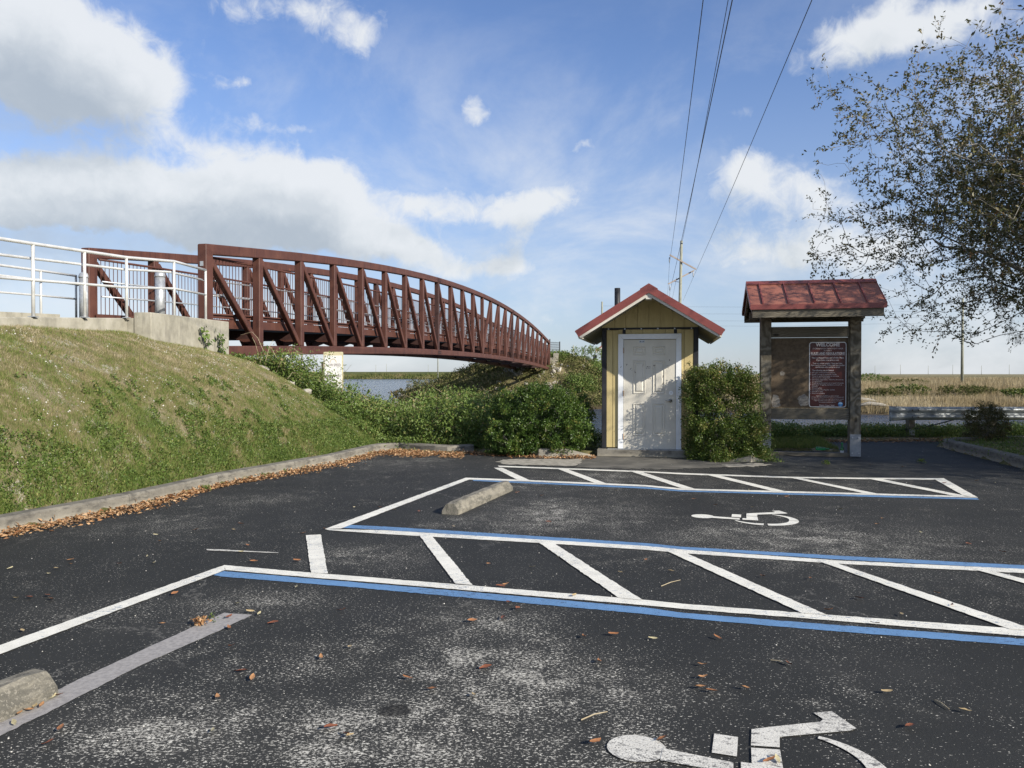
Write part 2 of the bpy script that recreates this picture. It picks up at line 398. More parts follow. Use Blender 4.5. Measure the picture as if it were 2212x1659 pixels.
def ground():
    m, t, p = new_mat('ground_cover'); c = t.n('ShaderNodeTexCoord').outputs['Object']
    x, y, z = t.sep(c)
    n1 = t.noise(c, 1.1, 7, .68); n2 = t.noise(c, 9, 6, .7); n3 = t.noise(c, 60, 5, .75)
    near = t.ramp(n2, [(.30, (.070, .082, .026)), (.45, (.130, .128, .050)), (.57, (.19, .160, .085)), (.70, (.30, .26, .185))])
    dry = t.ramp(n3, [(.3, (.16, .13, .075)), (.5, (.24, .205, .135)), (.7, (.36, .33, .26))])
    a = t.mix(t.ss(n1, .48, .66, 0, .75), near, dry)
    lime = t.m('MULTIPLY', t.ss(t.noise(t.mapping(c, (1, 1, 1), loc=(4, 2, 0)), 2.3, 5, .65), .55, .64), t.ss(n3, .47, .56))
    a = t.mix(lime, a, (.52, .49, .43))
    far = t.ramp(t.noise(t.mapping(c, (1, .35, 1)), .55, 6, .65), [(.30, (.05, .066, .022)), (.46, (.13, .115, .055)), (.6, (.24, .20, .115)), (.75, (.32, .27, .16))])
    lev = t.ramp(t.noise(t.mapping(c, (.1, .02, 1)), 1.0, 5), [(.35, (.065, .08, .03)), (.65, (.11, .115, .045))])
    a = t.mix(t.ss(y, 30, 36), a, far)
    a = t.mix(t.ss(y, 395, 405), a, lev)
    far2 = t.ramp(t.noise(t.mapping(c, (.05, .01, 1)), 1.0, 5), [(.35, (.16, .14, .075)), (.65, (.26, .225, .13))])
    a = t.mix(t.m('MULTIPLY', t.ss(y, 380, 450), t.ss(x, -40, 0)), a, far2)
    mud = t.ss(z, -1.15, -.7, 1, 0)
    a = t.mix(mud, a, (.07, .055, .035))
    t.put(p.inputs['Base Color'], a); p.inputs['Roughness'].default_value = 1.0; p.inputs['Specular IOR Level'].default_value = .1
    bump(t, p, t.m('ADD', n3, n2), .8, .03); return m
M['ground'] = ground()

def water():
    m, t, p = new_mat('rippled_water'); c = t.n('ShaderNodeTexCoord').outputs['Object']
    x, y, z = t.sep(c)
    p.inputs['Roughness'].default_value = .12; p.inputs['IOR'].default_value = 1.33
    wv = t.noise(t.mapping(c, (1.0, 1.0, 1), rot=(0, 0, R(25))), .9, 5, .62)
    w2 = t.noise(t.mapping(c, (.6, 1.6, 1), rot=(0, 0, R(-15))), 3.2, 4, .6)
    colr = t.ramp(wv, [(.35, (.018, .032, .060)), (.65, (.040, .062, .10))])
    t.put(p.inputs['Base Color'], colr)
    far = t.ss(y, 40, 250, 1, .55)
    bump(t, p, t.m('ADD', wv, t.m('MULTIPLY', w2, .35)), 1.0, .40)
    return m
M['water'] = water()

def leafmat(name, stops, trans=.25, rough=.5, spec=.35):
    m = bpy.data.materials.new(name); m.use_nodes = True; m.node_tree.nodes.clear(); t = NT(m.node_tree)
    at = t.n('ShaderNodeAttribute', attribute_name='rnd'); cl = t.ramp(at.outputs['Fac'], stops)
    p = t.n('ShaderNodeBsdfPrincipled'); t.put(p.inputs['Base Color'], cl); p.inputs['Roughness'].default_value = rough
    p.inputs['Specular IOR Level'].default_value = spec
    tr = t.n('ShaderNodeBsdfTranslucent'); t.put(tr.inputs['Color'], cl)
    mx = t.n('ShaderNodeMixShader'); mx.inputs[0].default_value = trans
    t.nt.links.new(p.outputs[0], mx.inputs[1]); t.nt.links.new(tr.outputs[0], mx.inputs[2])
    o = t.n('ShaderNodeOutputMaterial'); t.nt.links.new(mx.outputs[0], o.inputs[0]); return m
M['oak_leaf'] = leafmat('oak_foliage', [(0, (.034, .042, .014)), (.35, (.072, .080, .026)), (.65, (.135, .130, .046)), (.87, (.22, .17, .075)), (1, (.28, .14, .06))], .32, .4)
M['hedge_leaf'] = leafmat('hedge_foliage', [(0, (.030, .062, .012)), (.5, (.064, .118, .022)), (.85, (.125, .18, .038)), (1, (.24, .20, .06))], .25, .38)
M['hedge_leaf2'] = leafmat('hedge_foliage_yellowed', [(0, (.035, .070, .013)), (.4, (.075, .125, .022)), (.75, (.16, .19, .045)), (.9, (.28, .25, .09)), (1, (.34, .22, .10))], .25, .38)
M['weed_leaf'] = leafmat('weed_foliage', [(0, (.05, .085, .018)), (.45, (.11, .17, .034)), (.8, (.175, .24, .060)), (.93, (.27, .24, .08)), (1, (.34, .27, .15))], .28, .5)
M['grass'] = leafmat('short_grass', [(0, (.07, .12, .022)), (.35, (.145, .20, .04)), (.55, (.22, .215, .075)), (.75, (.29, .24, .13)), (1, (.44, .38, .25))], .2, .7)
M['tall_grass'] = leafmat('dry_tall_grass', [(0, (.17, .13, .07)), (.4, (.29, .23, .13)), (.75, (.42, .35, .22)), (1, (.60, .53, .38))], .25, .8, .1)
M['mid_grass'] = leafmat('olive_bank_grass', [(0, (.06, .085, .025)), (.4, (.12, .135, .045)), (.75, (.20, .18, .08)), (1, (.34, .28, .16))], .25, .8, .1)
M['litter'] = leafmat('dead_leaves', [(0, (.14, .06, .025)), (.25, (.28, .14, .06)), (.55, (.42, .25, .125)), (.85, (.52, .36, .21)), (1, (.24, .13, .07))], .1, .7, .2)
M['moss'] = leafmat('hanging_moss', [(0, (.08, .085, .07)), (1, (.17, .175, .15))], .3, .9, .1)
M['petal'] = leafmat('white_petals', [(0, (.65, .65, .55)), (1, (.8, .8, .75))], .1, .8, .1)
M['twig'] = pmat('grey_bark', [(.3, (.15, .135, .11)), (.6, (.30, .28, .24))], 12, .9, .4, 40, .01)
M['bark'] = pmat('oak_bark', [(.3, (.05, .042, .034)), (.6, (.12, .10, .082))], 5, .95, .8, 18, .03, stretch=(1, 1, .3))
M['dry_stem'] = pmat('dry_stems', [(.3, (.26, .21, .13)), (.6, (.40, .34, .23))], 12, .9, 0)
M['stone'] = pmat('limestone', [(.3, (.20, .18, .15)), (.5, (.42, .39, .33)), (.7, (.60, .57, .50))], 7, .95, .8, 14, .03, coords='Object')
M['white_pebble'] = pmat('white_pebbles', [(.3, (.45, .43, .38)), (.6, (.70, .68, .62))], 7, .9, 0)

def wood(name, stops, rings=True, axis=2, sc_=1.0):
    m, t, p = new_mat(name); c = t.n('ShaderNodeTexCoord').outputs['Object']
    s = [7, 7, 7]; s[axis] = .55
    v = t.mapping(c, tuple(s))
    dist = t.noise(c, 1.6, 3, .5, 0, True)
    vv = t.n('ShaderNodeVectorMath', operation='SCALE'); t.nt.links.new(dist, vv.inputs[0]); vv.inputs['Scale'].default_value = 1.6
    va_ = t.n('ShaderNodeVectorMath', operation='ADD'); t.nt.links.new(v, va_.inputs[0]); t.nt.links.new(vv.outputs[0], va_.inputs[1])
    wv = t.n('ShaderNodeTexWave', wave_type='RINGS'); t.nt.links.new(va_.outputs[0], wv.inputs['Vector'])
    wv.inputs['Scale'].default_value = 1.9 * sc_; wv.inputs['Distortion'].default_value = 3.5; wv.inputs['Detail'].default_value = 3
    fine = t.noise(t.mapping(c, tuple(12 if i != axis else .8 for i in range(3))), 6, 5, .7)
    f = t.m('ADD', t.m('MULTIPLY', wv.outputs['Fac'], .55), t.m('MULTIPLY', fine, .45))
    colr = t.ramp(f, stops)
    # knots
    vo = t.n('ShaderNodeTexVoronoi'); vo.inputs['Scale'].default_value = 1.0
    k = [4.5, 4.5, 4.5]; k[axis] = 2.2
    t.nt.links.new(t.mapping(c, tuple(k)), vo.inputs['Vector'])
    colr = t.mix(t.ss(vo.outputs['Distance'], .07, .17, .85, 0), colr, tuple(q * .28 for q in stops[0][1]))
    t.put(p.inputs['Base Color'], colr); p.inputs['Roughness'].default_value = .88; p.inputs['Specular IOR Level'].default_value = .2
    bump(t, p, f, .5, .004); return m
GW = [(.20, (.090, .078, .057)), (.5, (.140, .124, .094)), (.85, (.200, .182, .142))]
M['wood_v'] = wood('weathered_post_wood', GW, axis=2)
M['wood_h'] = wood('weathered_beam_wood', GW, axis=0)
def board_extra(t, c, color):
    a = t.noise(t.mapping(c, (1, 1, .8)), 2.4, 5, .7)
    return t.mix(t.ss(a, .56, .7, 0, .5), color, (.14, .09, .05))
M['board'] = pmat('old_particle_board', [(.3, (.085, .060, .036)), (.6, (.135, .10, .064))], 16, .92, .3, 120, .002, extra=board_extra)
M['peel'] = pmat('peeled_patch', [(.3, (.13, .105, .08)), (.6, (.36, .33, .28))], 26, .95, .6, 60, .004, stretch=(1, 1, 3))
def yel_extra(t, c, color):
    a = t.noise(t.mapping(c, (5, 5, .7)), 2.0, 5, .7)
    color = t.mix(t.ss(a, .55, .8, 0, .35), color, (.30, .24, .11))
    s = t.noise(c, 22, 3, .6)
    return t.mix(t.ss(s, .72, .75, 0, .8), color, (.12, .07, .03))
M['yellow'] = pmat('yellow_siding_paint', [(.3, (.45, .36, .165)), (.6, (.53, .43, .21))], 3, .75, .2, 60, .002, stretch=(4, 4, .5), extra=yel_extra)
M['black_trim'] = pmat('black_trim_paint', [(.3, (.010, .011, .014)), (.6, (.022, .023, .027))], 8, .6, .2, 40, .002)
def trim_extra(t, c, color):
    s = t.noise(c, 14, 5, .75)
    return t.mix(t.ss(s, .66, .71, 0, .7), color, (.20, .17, .13))
M['trim_white'] = pmat('aged_white_trim', [(.3, (.50, .48, .42)), (.6, (.62, .60, .54))], 4, .8, .2, 40, .002, extra=trim_extra)
M['frame_white'] = pmat('white_frame_paint', [(.3, (.70, .72, .73)), (.6, (.79, .81, .82))], 5, .5, .05, 40, .001)
M['door_white'] = pmat('off_white_door_paint', [(.3, (.55, .52, .44)), (.6, (.62, .59, .51))], 2.5, .45, .06, 70, .001)
M['soffit'] = pmat('grey_soffit', [(.3, (.20, .20, .16)), (.6, (.28, .27, .22))], 5, .85, .1, 40, .002)
def roof_extra(t, c, color):
    a = t.noise(c, 3.5, 5, .7)
    return t.mix(t.ss(a, .55, .72, 0, .25), color, (.31, .135, .09))
M['red_metal'] = pmat('red_metal_trim', [(.3, (.165, .042, .036)), (.6, (.20, .054, .046))], 3, .42, .05, 20, .001, spec=.5)
M['red_roof'] = pmat('red_metal_roofing', [(.3, (.21, .075, .050)), (.6, (.275, .105, .070))], 3, .45, .05, 20, .001, extra=roof_extra, spec=.5)
M['pipe_black'] = pmat('black_vent_pipe', [(.3, (.014, .015, .017)), (.6, (.028, .028, .030))], 5, .55, .1, 30, .001)
M['plate'] = pmat('grey_base_plate', [(.3, (.20, .215, .23)), (.6, (.30, .315, .33))], 12, .5, .1, 30, .001, metallic=.4)
M['sign_brown'] = pmat('brown_sign_face', [(.3, (.060, .012, .009)), (.6, (.078, .016, .012))], 3, .35, 0, spec=.4)
M['sign_white'] = pmat('white_sign_face', [(.3, (.70, .70, .66)), (.6, (.80, .80, .77))], 3, .45, 0)
M['sign_cream'] = pmat('cream_sign_edge', [(.3, (.50, .44, .26)), (.6, (.62, .57, .38))], 9, .6, 0)
M['sign_text'] = pmat('white_lettering', [(.3, (.46, .42, .41)), (.6, (.56, .52, .50))], 30, .5, 0)
M['dark_text'] = pmat('faded_dark_lettering', [(.3, (.10, .07, .07)), (.6, (.22, .17, .16))], 30, .7, 0)
M['arc_tan'] = pmat('faded_orange_symbol', [(.3, (.50, .42, .28)), (.6, (.60, .53, .38))], 30, .7, 0)
M['logo_blue'] = pmat('blue_round_seal', [(.3, (.02, .14, .36)), (.6, (.04, .20, .45))], 30, .5, 0)
M['logo_light'] = pmat('pale_seal_band', [(.3, (.30, .48, .62)), (.6, (.42, .58, .70))], 30, .5, 0)
M['pole_wood'] = pmat('treated_pole_wood', [(.3, (.16, .16, .12)), (.5, (.26, .265, .205)), (.7, (.34, .34, .27))], 5, .9, .3, 20, .01, stretch=(3, 3, .4))
M['arm_wood'] = pmat('bleached_cross_arm', [(.3, (.24, .19, .16)), (.6, (.36, .31, .27))], 5, .9, 0)
M['wire'] = pmat('dark_wire', [(.3, (.018, .02, .024)), (.6, (.03, .032, .036))], 5, .6, 0)
M['porcelain'] = pmat('grey_insulator', [(.3, (.30, .33, .36)), (.6, (.42, .45, .48))], 5, .3, 0)
M['silver'] = pmat('satin_metal', [(.3, (.35, .34, .32)), (.6, (.5, .49, .47))], 9, .3, 0, metallic=.8)
M['scuff'] = pmat('dark_scuff', [(.4, (.05, .04, .035)), (.6, (.20, .16, .13))], 90, .8, 0)
M['rust_spot'] = pmat('hinge_rust', [(.3, (.30, .16, .08)), (.6, (.45, .33, .22))], 30, .8, 0)
M['log'] = pmat('rotting_log', [(.3, (.06, .04, .028)), (.6, (.17, .13, .10))], 6, .95, .8, 18, .02, stretch=(1, 1, .4))
M['splinter'] = pmat('torn_wood', [(.3, (.38, .24, .14)), (.6, (.58, .42, .28))], 20, .9, 0)
def glassmat():
    m, t, p = new_mat('green_glass'); p.inputs['Base Color'].default_value = (.03, .32, .09, 1); p.inputs['Roughness'].default_value = .08
    p.inputs['Transmission Weight'].default_value = .55; return m
M['glass'] = glassmat()
M['label'] = pmat('bottle_label', [(.3, (.55, .58, .60)), (.6, (.7, .72, .74))], 9, .6, 0)
M['rail_black'] = pmat('black_mesh_gate', [(.3, (.014, .016, .018)), (.6, (.03, .03, .033))], 9, .6, 0)

# ------------------------------------------------------------------ terrain
KY = [-14, 2, 5, 7.25, 8.6, 10.63, 13.0, 15.1]
KX = [-6.9, -5.9, -5.25, -4.79, -4.29, -3.85, -2.95, -2.45]
def kerb_x(y): return np.interp(y, KY, KX)
WL = -1.2
P0 = Vector((-6.52, 16.5, 0)); BDIR = R(10.69); BL = 52.68
BE = P0 + Vector((math.sin(BDIR), math.cos(BDIR), 0)) * BL
LOT = [(KX[i], KY[i]) for i in range(len(KX))] + [(-1.25, 14.42), (-.75, 14.75), (.3, 14.1), (1.5, 14.25), (1.65, 14.3), (3.55, 13.9), (4.0, 13.35), (4.6, 13.6), (4.95, 15.25),
       (6.35, 15.0), (6.9, 17.2), (12.5, 17.6), (12.5, 17.1), (8.85, 16.0), (8.05, 12.06), (8.3, 9), (9.2, 2), (10, -14)]
def in_poly(x, y, poly):
    ins = np.zeros(x.shape, bool); n = len(poly)
    for i in range(n):
        x0, y0 = poly[i]; x1, y1 = poly[(i + 1) % n]
        c = ((y0 > y) != (y1 > y)) & (x < (x1 - x0) * (y - y0) / (y1 - y0 + 1e-12) + x0); ins ^= c
    return ins
def vnoise(x, y, s, seed=0):
    """cheap smooth value noise"""
    r = np.random.default_rng(seed).random((64, 64)); X = x * s + 1000; Y = y * s + 1000
    i = np.floor(X).astype(int); j = np.floor(Y).astype(int); u = X - i; v = Y - j; u = u * u * (3 - 2 * u); v = v * v * (3 - 2 * v)
    a = r[i % 64, j % 64]; b = r[(i + 1) % 64, j % 64]; c = r[i % 64, (j + 1) % 64]; d = r[(i + 1) % 64, (j + 1) % 64]
    return (a * (1 - u) + b * u) * (1 - v) + (c * (1 - u) + d * u) * v
def smin(a, b, k):
    h = np.clip(.5 + .5 * (b - a) / k, 0, 1); return b * (1 - h) + a * h - k * h * (1 - h)
def terrain(x, y):
    x = np.asarray(x, float); y = np.asarray(y, float)
    # near side
    kx = kerb_x(y) - .2; rx = np.interp(y, [10.9, 16.1], [-6.72, -6.42]); wdt = np.maximum(kx - rx, .6)
    t = np.clip((kx - x) / wdt, 0, 1)
    zr = np.interp(y, [0, 8, 10, 13.3, 16.5, 19], [1.35, 1.98, 2.14, 2.20, 1.98, 1.9])
    prof = .42 * t + .58 * (1 - (1 - t) ** 2)
    h = .13 + (zr - .13) * prof
    h = h - np.clip(-9.75 - x, 0, 4) * .45
    h = h + (vnoise(x, y, 1.7, 1) - .5) * .07 * np.clip(t * 4, 0, 1)
    flat = .06 + (vnoise(x, y, .9, 2) - .5) * .05
    h = np.where(x > kx, flat, h)
    bank = 2.5 - (y - 16.4) * .66
    yl = np.interp(x, [-6.2, -4.5, -2.45], [16.8, 15.95, 15.2]); zc = np.interp(x, [-6.2, -5, -4, -2.45], [2.02, 1.5, 1.0, .2])
    shelf = .10 - np.maximum(0, y - 19.2) * .6
    bank = np.where(x > -6.2, np.maximum(np.minimum(bank, zc + .05 - (y - yl) * .52), shelf), bank)
    bank = np.where(x > kx + .3, np.minimum(bank, .12 - (y - 19.6) * .6), bank)
    near = smin(h, bank, .25)
    isl = in_poly(x, y, [(8.85, 16.1), (9.0, 17.4), (30, 17.9), (30, -14), (10.1, -14), (9.3, 2), (8.4, 9), (8.2, 12.06)])
    near = np.where(isl, .12 + (vnoise(x, y, 1.3, 4) - .5) * .05, near)
    near = np.where(in_poly(x, y, LOT), -.06, near)
    # far side
    yn = np.interp(x, [-400, -14, -9, -6, 8, 14, 20, 300], [900, 79, 70, 61, 58, 54, 50, 50])
    xl = np.interp(y, [0, 78, 90, 141, 251, 430, 3000], [-12.6, -12.8, -12.5, -14.8, -21, -30, -60])
    s = np.minimum(y - yn, (x - xl) * .8) + (vnoise(x, y, .35, 5) - .5) * 1.6
    f = -1.75 + np.clip(s, -1.5, 2.2) * .42 + np.clip(s - 2.2, 0, 30) * .052
    plain = .35 + (vnoise(x, y, .08, 6) - .5) * .25
    plain = np.minimum(plain - .15, np.where(y < 400, np.interp(x / np.maximum(y, 1), [-.14, -.07, -.02], [-1.02, -.85, .3]), 9))
    f = smin(f, plain, .3)
    dyb = np.maximum(0, 68.6 - y); dxb = np.maximum(0, np.abs(x - (BE.x - 1.4 + np.clip(y - 68.6, 0, 60) * .19)) - 3.4)
    md = 2.45 - .47 * np.sqrt(dyb ** 2 + dxb ** 2 * .8) + (vnoise(x, y, .5, 7) - .5) * .35
    md = md - np.clip(y - 110, 0, 50) * .06
    f = np.maximum(f, md)
    lev = 2.75 - np.maximum(0, 434 - y) * .17 - np.maximum(0, y - 441) * .2
    lev = np.where(x < 5, lev, -9)
    back = np.where(y > 438, .4, -9)
    f = np.maximum(f, np.maximum(lev, back))
    return np.where(y < 34, near, f)
xs = np.concatenate([-np.geomspace(3500, 14, 60)[:-1], np.arange(-14, 14, .16), np.geomspace(14, 3500, 75)])
ys = np.concatenate([-np.geomspace(400, 14, 16)[:-1], np.arange(-14, 4, .6), np.arange(4, 23, .16), np.arange(23, 50, 1.5), np.arange(50, 100, .6), np.geomspace(100, 395, 40), np.arange(398, 446, 2.0), np.geomspace(447, 6000, 30)])
def grid_mesh(name, xs, ys, zf, mat):
    X, Y = np.meshgrid(xs, ys); Z = zf(X, Y); V = np.stack([X.ravel(), Y.ravel(), Z.ravel()], 1)
    nx, ny = len(xs), len(ys); i = (np.arange(ny - 1)[:, None] * nx + np.arange(nx - 1)).ravel()
    return np_mesh(name, V, np.stack([i, i + 1, i + nx + 1, i + nx], 1), mat, smooth=True)
link('ground', grid_mesh('ground', xs, ys, terrain, M['ground']), label='grassy ground with the embankment, canal banks and far plain', kind='structure')
wb = MB().add([(-3500, 17, WL), (3500, 17, WL), (3500, 470, WL), (-3500, 470, WL)], [(0, 1, 2, 3)])
wb.build('water', M['water'], label='rippled blue canal water under the footbridge', kind='structure')

# ------------------------------------------------------------------ parking lot and its markings
lot = MB().add([(x, y, 0.0) for x, y in LOT] , [tuple(range(len(LOT)))]).build('parking_lot', M['asphalt'], label='worn black asphalt parking lot', kind='structure')
lvl = [0.0]
def flat_poly(name, mat, pts, z, parent=lot, grid=True, **kw):
    Q = [G(px, py) for px, py in pts]; V = []; jr = random.Random(len(pts) * 7 + int(pts[0][0]))
    for a_, b_ in zip(Q, Q[1:] + Q[:1]):
        L_ = math.hypot(b_[0] - a_[0], b_[1] - a_[1]); n_ = max(1, int(L_ / .035)) if ('line' in name or 'stripe' in name or 'foot' in name) else max(1, int(L_ / .06)); nx, ny = -(b_[1] - a_[1]) / max(L_, 1e-6), (b_[0] - a_[0]) / max(L_, 1e-6)
        am = .0022 if 'foot' not in name else .003
        if 'patch' in name or 'apron' in name: am = .035
        for k_ in range(n_):
            u_ = k_ / n_; j_ = jr.gauss(0, am) if k_ else 0
            V.append((a_[0] + (b_[0] - a_[0]) * u_ + nx * j_, a_[1] + (b_[1] - a_[1]) * u_ + ny * j_, z))
    o = MB().add(V, [tuple(range(len(V)))]).build(name, mat, parent, **kw)
    if o.data.polygons[0].normal.z < 0: o.data.flip_normals()
    return o
W, WW, BL_ = M['white_paint'], M['white_paint_worn'], M['blue_paint']
def strip(name, mat, up, lo, z, **kw): return flat_poly(name, mat, up + lo[::-1], z, **kw)
Z1, Z2, Z3 = .0030, .0055, .0080
strip('blue_line', BL_, [(470, 1239), (483, 1234.5), (737, 1256), (1005, 1278.5), (1396, 1313.6), (1475, 1324.5), (1785, 1349.5), (2212, 1381), (2500, 1401)],
      [(461, 1243), (477, 1246), (737, 1267), (1005, 1291.5), (1396, 1327.6), (1475, 1336), (1785, 1363), (2212, 1395.5), (2500, 1417)], Z1)
strip('blue_line', BL_, [(755, 1134.5), (825, 1137.6), (1158, 1158.6), (1396, 1174), (1475, 1181.8), (1808, 1201), (2212, 1221.8), (2500, 1236)],
      [(741, 1141), (825, 1145), (1158, 1166.0), (1396, 1180), (1475, 1187.8), (1808, 1208.8), (2212, 1230), (2500, 1245)], Z1)
strip('blue_line', BL_, [(1023, 1037), (1142, 1041.3), (1396, 1052.4), (1475, 1059.7), (1691, 1065.2), (1908, 1070.8), (2111, 1076.5)],
      [(1021, 1039), (1142, 1044.5), (1396, 1056), (1475, 1062.3), (1691, 1068.5), (1908, 1074.5), (2115, 1079.8)], Z1)
strip('white_line', W, [(485, 1222), (658, 1237.3), (825, 1250.5), (1396, 1297.6), (1475, 1306), (1785, 1329.5), (2212, 1361), (2500, 1381)],
      [(487, 1232.8), (658, 1247.6), (825, 1261), (1396, 1309.3), (1475, 1317), (1785, 1341), (2212, 1376), (2500, 1397)], Z2)
strip('white_line', W, [(485, 1222), (0, 1396), (-300, 1504)], [(487, 1233), (0, 1415.5), (-300, 1528)], Z2 + .0012)
strip('white_line', W, [(701.6, 1144), (825, 1146.2), (1158.3, 1166.2), (1396, 1180.6), (1475, 1188.3), (1808, 1212.0), (2212, 1230.5), (2500, 1246)],
      [(712, 1146.5), (825, 1154.3), (1158.3, 1173.6), (1396, 1189), (1475, 1196.3), (1808, 1219), (2212, 1239.5), (2500, 1256)], Z2)
strip('white_line', W, [(701.6, 1144), (1006.6, 1032.6)], [(737, 1143), (1018, 1035)], Z2 + .0012)
strip('white_line', W, [(1006.6, 1032.6), (1141.6, 1037.6), (1396, 1048.6), (1475, 1056), (1691, 1061.5), (1908, 1067.3), (2090, 1072.5)],
      [(1012, 1036.5), (1141.6, 1041), (1396, 1052), (1475, 1059.3), (1691, 1065), (1908, 1070.7), (2113, 1076)], Z2)
strip('white_line', W, [(1075, 1006.4), (1396, 1018.6), (1475, 1022.6), (1708, 1030.6), (1871, 1032.8), (2038, 1033.8)],
      [(1078, 1009.2), (1396, 1021.2), (1475, 1025.6), (1708, 1033.6), (1871, 1035.8), (2020, 1037)], Z2)
flat_poly('white_line', W, [(2018, 1036), (2038, 1033.8), (2113, 1076.2), (2083, 1073)], Z3)
for q in ([(660.7, 1157.8), (692.7, 1156), (708, 1241), (671.7, 1239.5)], [(905, 1156.5), (932, 1158), (1021, 1266), (983.3, 1262.6)], [(1161, 1171.5), (1195, 1174), (1387.6, 1298.6), (1336.6, 1293.6)],
          [(1440, 1191.8), (1479, 1195), (1785, 1330.5), (1731.4, 1326.5)], [(1764, 1212.6), (1803, 1217), (2238, 1364), (2181, 1361.5)], [(2100, 1230.8), (2142, 1235), (2500, 1325), (2500, 1341)]):
    flat_poly('hatch_stripe', W, q, Z3)
for q in ([(1066.6, 1011.4), (1085, 1011.4), (1150, 1041), (1122, 1039.6)], [(1201, 1012.6), (1222, 1013.2), (1316, 1047.6), (1291, 1047)], [(1357, 1017.5), (1379, 1018), (1504, 1058), (1477, 1057.5)],
          [(1521, 1025.5), (1546, 1026), (1700, 1063.2), (1671, 1062.4)], [(1701, 1031.6), (1723, 1032.4), (1905, 1069.5), (1876, 1068.8)], [(1870, 1034), (1898, 1034.6), (2095, 1074), (2064, 1073)]):
    flat_poly('hatch_stripe', W, q, Z3)
flat_poly('paint_smear', WW, [(446, 1187.2), (470, 1187.8), (600, 1194.6), (603, 1196), (470, 1191), (447, 1190)], Z2)
flat_poly('wheel_stop_footprint', M['footprint'], [(485, 1324.3), (545, 1329), (480, 1360), (300, 1440), (143, 1520), (0, 1591), (-120, 1650), (-160, 1630), (0, 1553), (143, 1482), (280, 1418), (340, 1390)], Z1)
# wheelchair symbols
def symbol(ox, oy, ang, worn, sc1=1.0):
    o = bpy.data.objects.new('wheelchair_symbol', None); col.objects.link(o); o.parent = lot; o.location = (ox, oy, Z2); o.rotation_euler = (0, 0, ang); o.scale = (sc1, sc1, 1)
    o.empty_display_size = .2
    def pc(name, pts, dz=0.0): MB().add([(a, b, dz) for a, b in pts], [tuple(range(len(pts)))]).build(name, worn, o)
    pc('symbol_head', [(.118 * math.cos(k * math.pi / 12), .112 * math.sin(k * math.pi / 12)) for k in range(24)])
    pc('symbol_torso', [(.10, -.075), (.372, -.10), (.372, -.015), (.10, .025)], .0012)
    pc('symbol_arm', [(.29, .045), (.385, .04), (.39, .21), (.295, .215)])
    pc('symbol_leg', [(.44, .15), (.55, .165), (.555, .26), (.84, .40), (.87, .43), (.79, .58), (.71, .54), (.745, .485), (.73, .455), (.56, .365), (.445, .30)])
    pc('symbol_seat', [(.40, -.085), (.555, -.085), (.55, .145), (.44, .13), (.44, 0), (.40, 0)], .0)
    def arc(a0, a1, ro, ri0, ri1, cx=.62, cy=-.005, n=14):
        out = [(cx + ro * math.cos(R(a0 + (a1 - a0) * k / n)), cy + ro * math.sin(R(a0 + (a1 - a0) * k / n))) for k in range(n + 1)]
        inn = [(cx + (ri0 + (ri1 - ri0) * k / n) * math.cos(R(a0 + (a1 - a0) * k / n)), cy + (ri0 + (ri1 - ri0) * k / n) * math.sin(R(a0 + (a1 - a0) * k / n))) for k in range(n + 1)]
        V = out + inn; m = n + 1
        MB().add([(a, b, 0) for a, b in V], [(k, k + 1, m + k + 1, m + k) for k in range(n)]).build('symbol_wheel', worn, o)
    arc(74, 1, .33, .305, .235); arc(-1, -86, .33, .235, .235); arc(-94, -155, .33, .235, .31)
    return o
symbol(.498, 3.077, R(-16.1), WW); symbol(2.006, 8.126, R(-16.1), W)
# patches in front of the shed
flat_poly('worn_apron', M['apron'], [(1262, 990), (1285, 984), (1500, 990), (1600, 1000), (1560, 1010), (1450, 1014), (1330, 1012), (1240, 1009), (1255, 1000)], Z1)
flat_poly('grit_patch', M['gravel_patch'], [(1085, 993), (1150, 992), (1240, 992), (1262, 990), (1256, 1000), (1240, 1008), (1200, 1006), (1100, 1004), (1078, 999)], Z1 + .0012)
flat_poly('grit_patch', M['gravel_patch'], [(1560, 1004), (1640, 1001), (1670, 1004), (1640, 1008), (1570, 1010)], Z2)

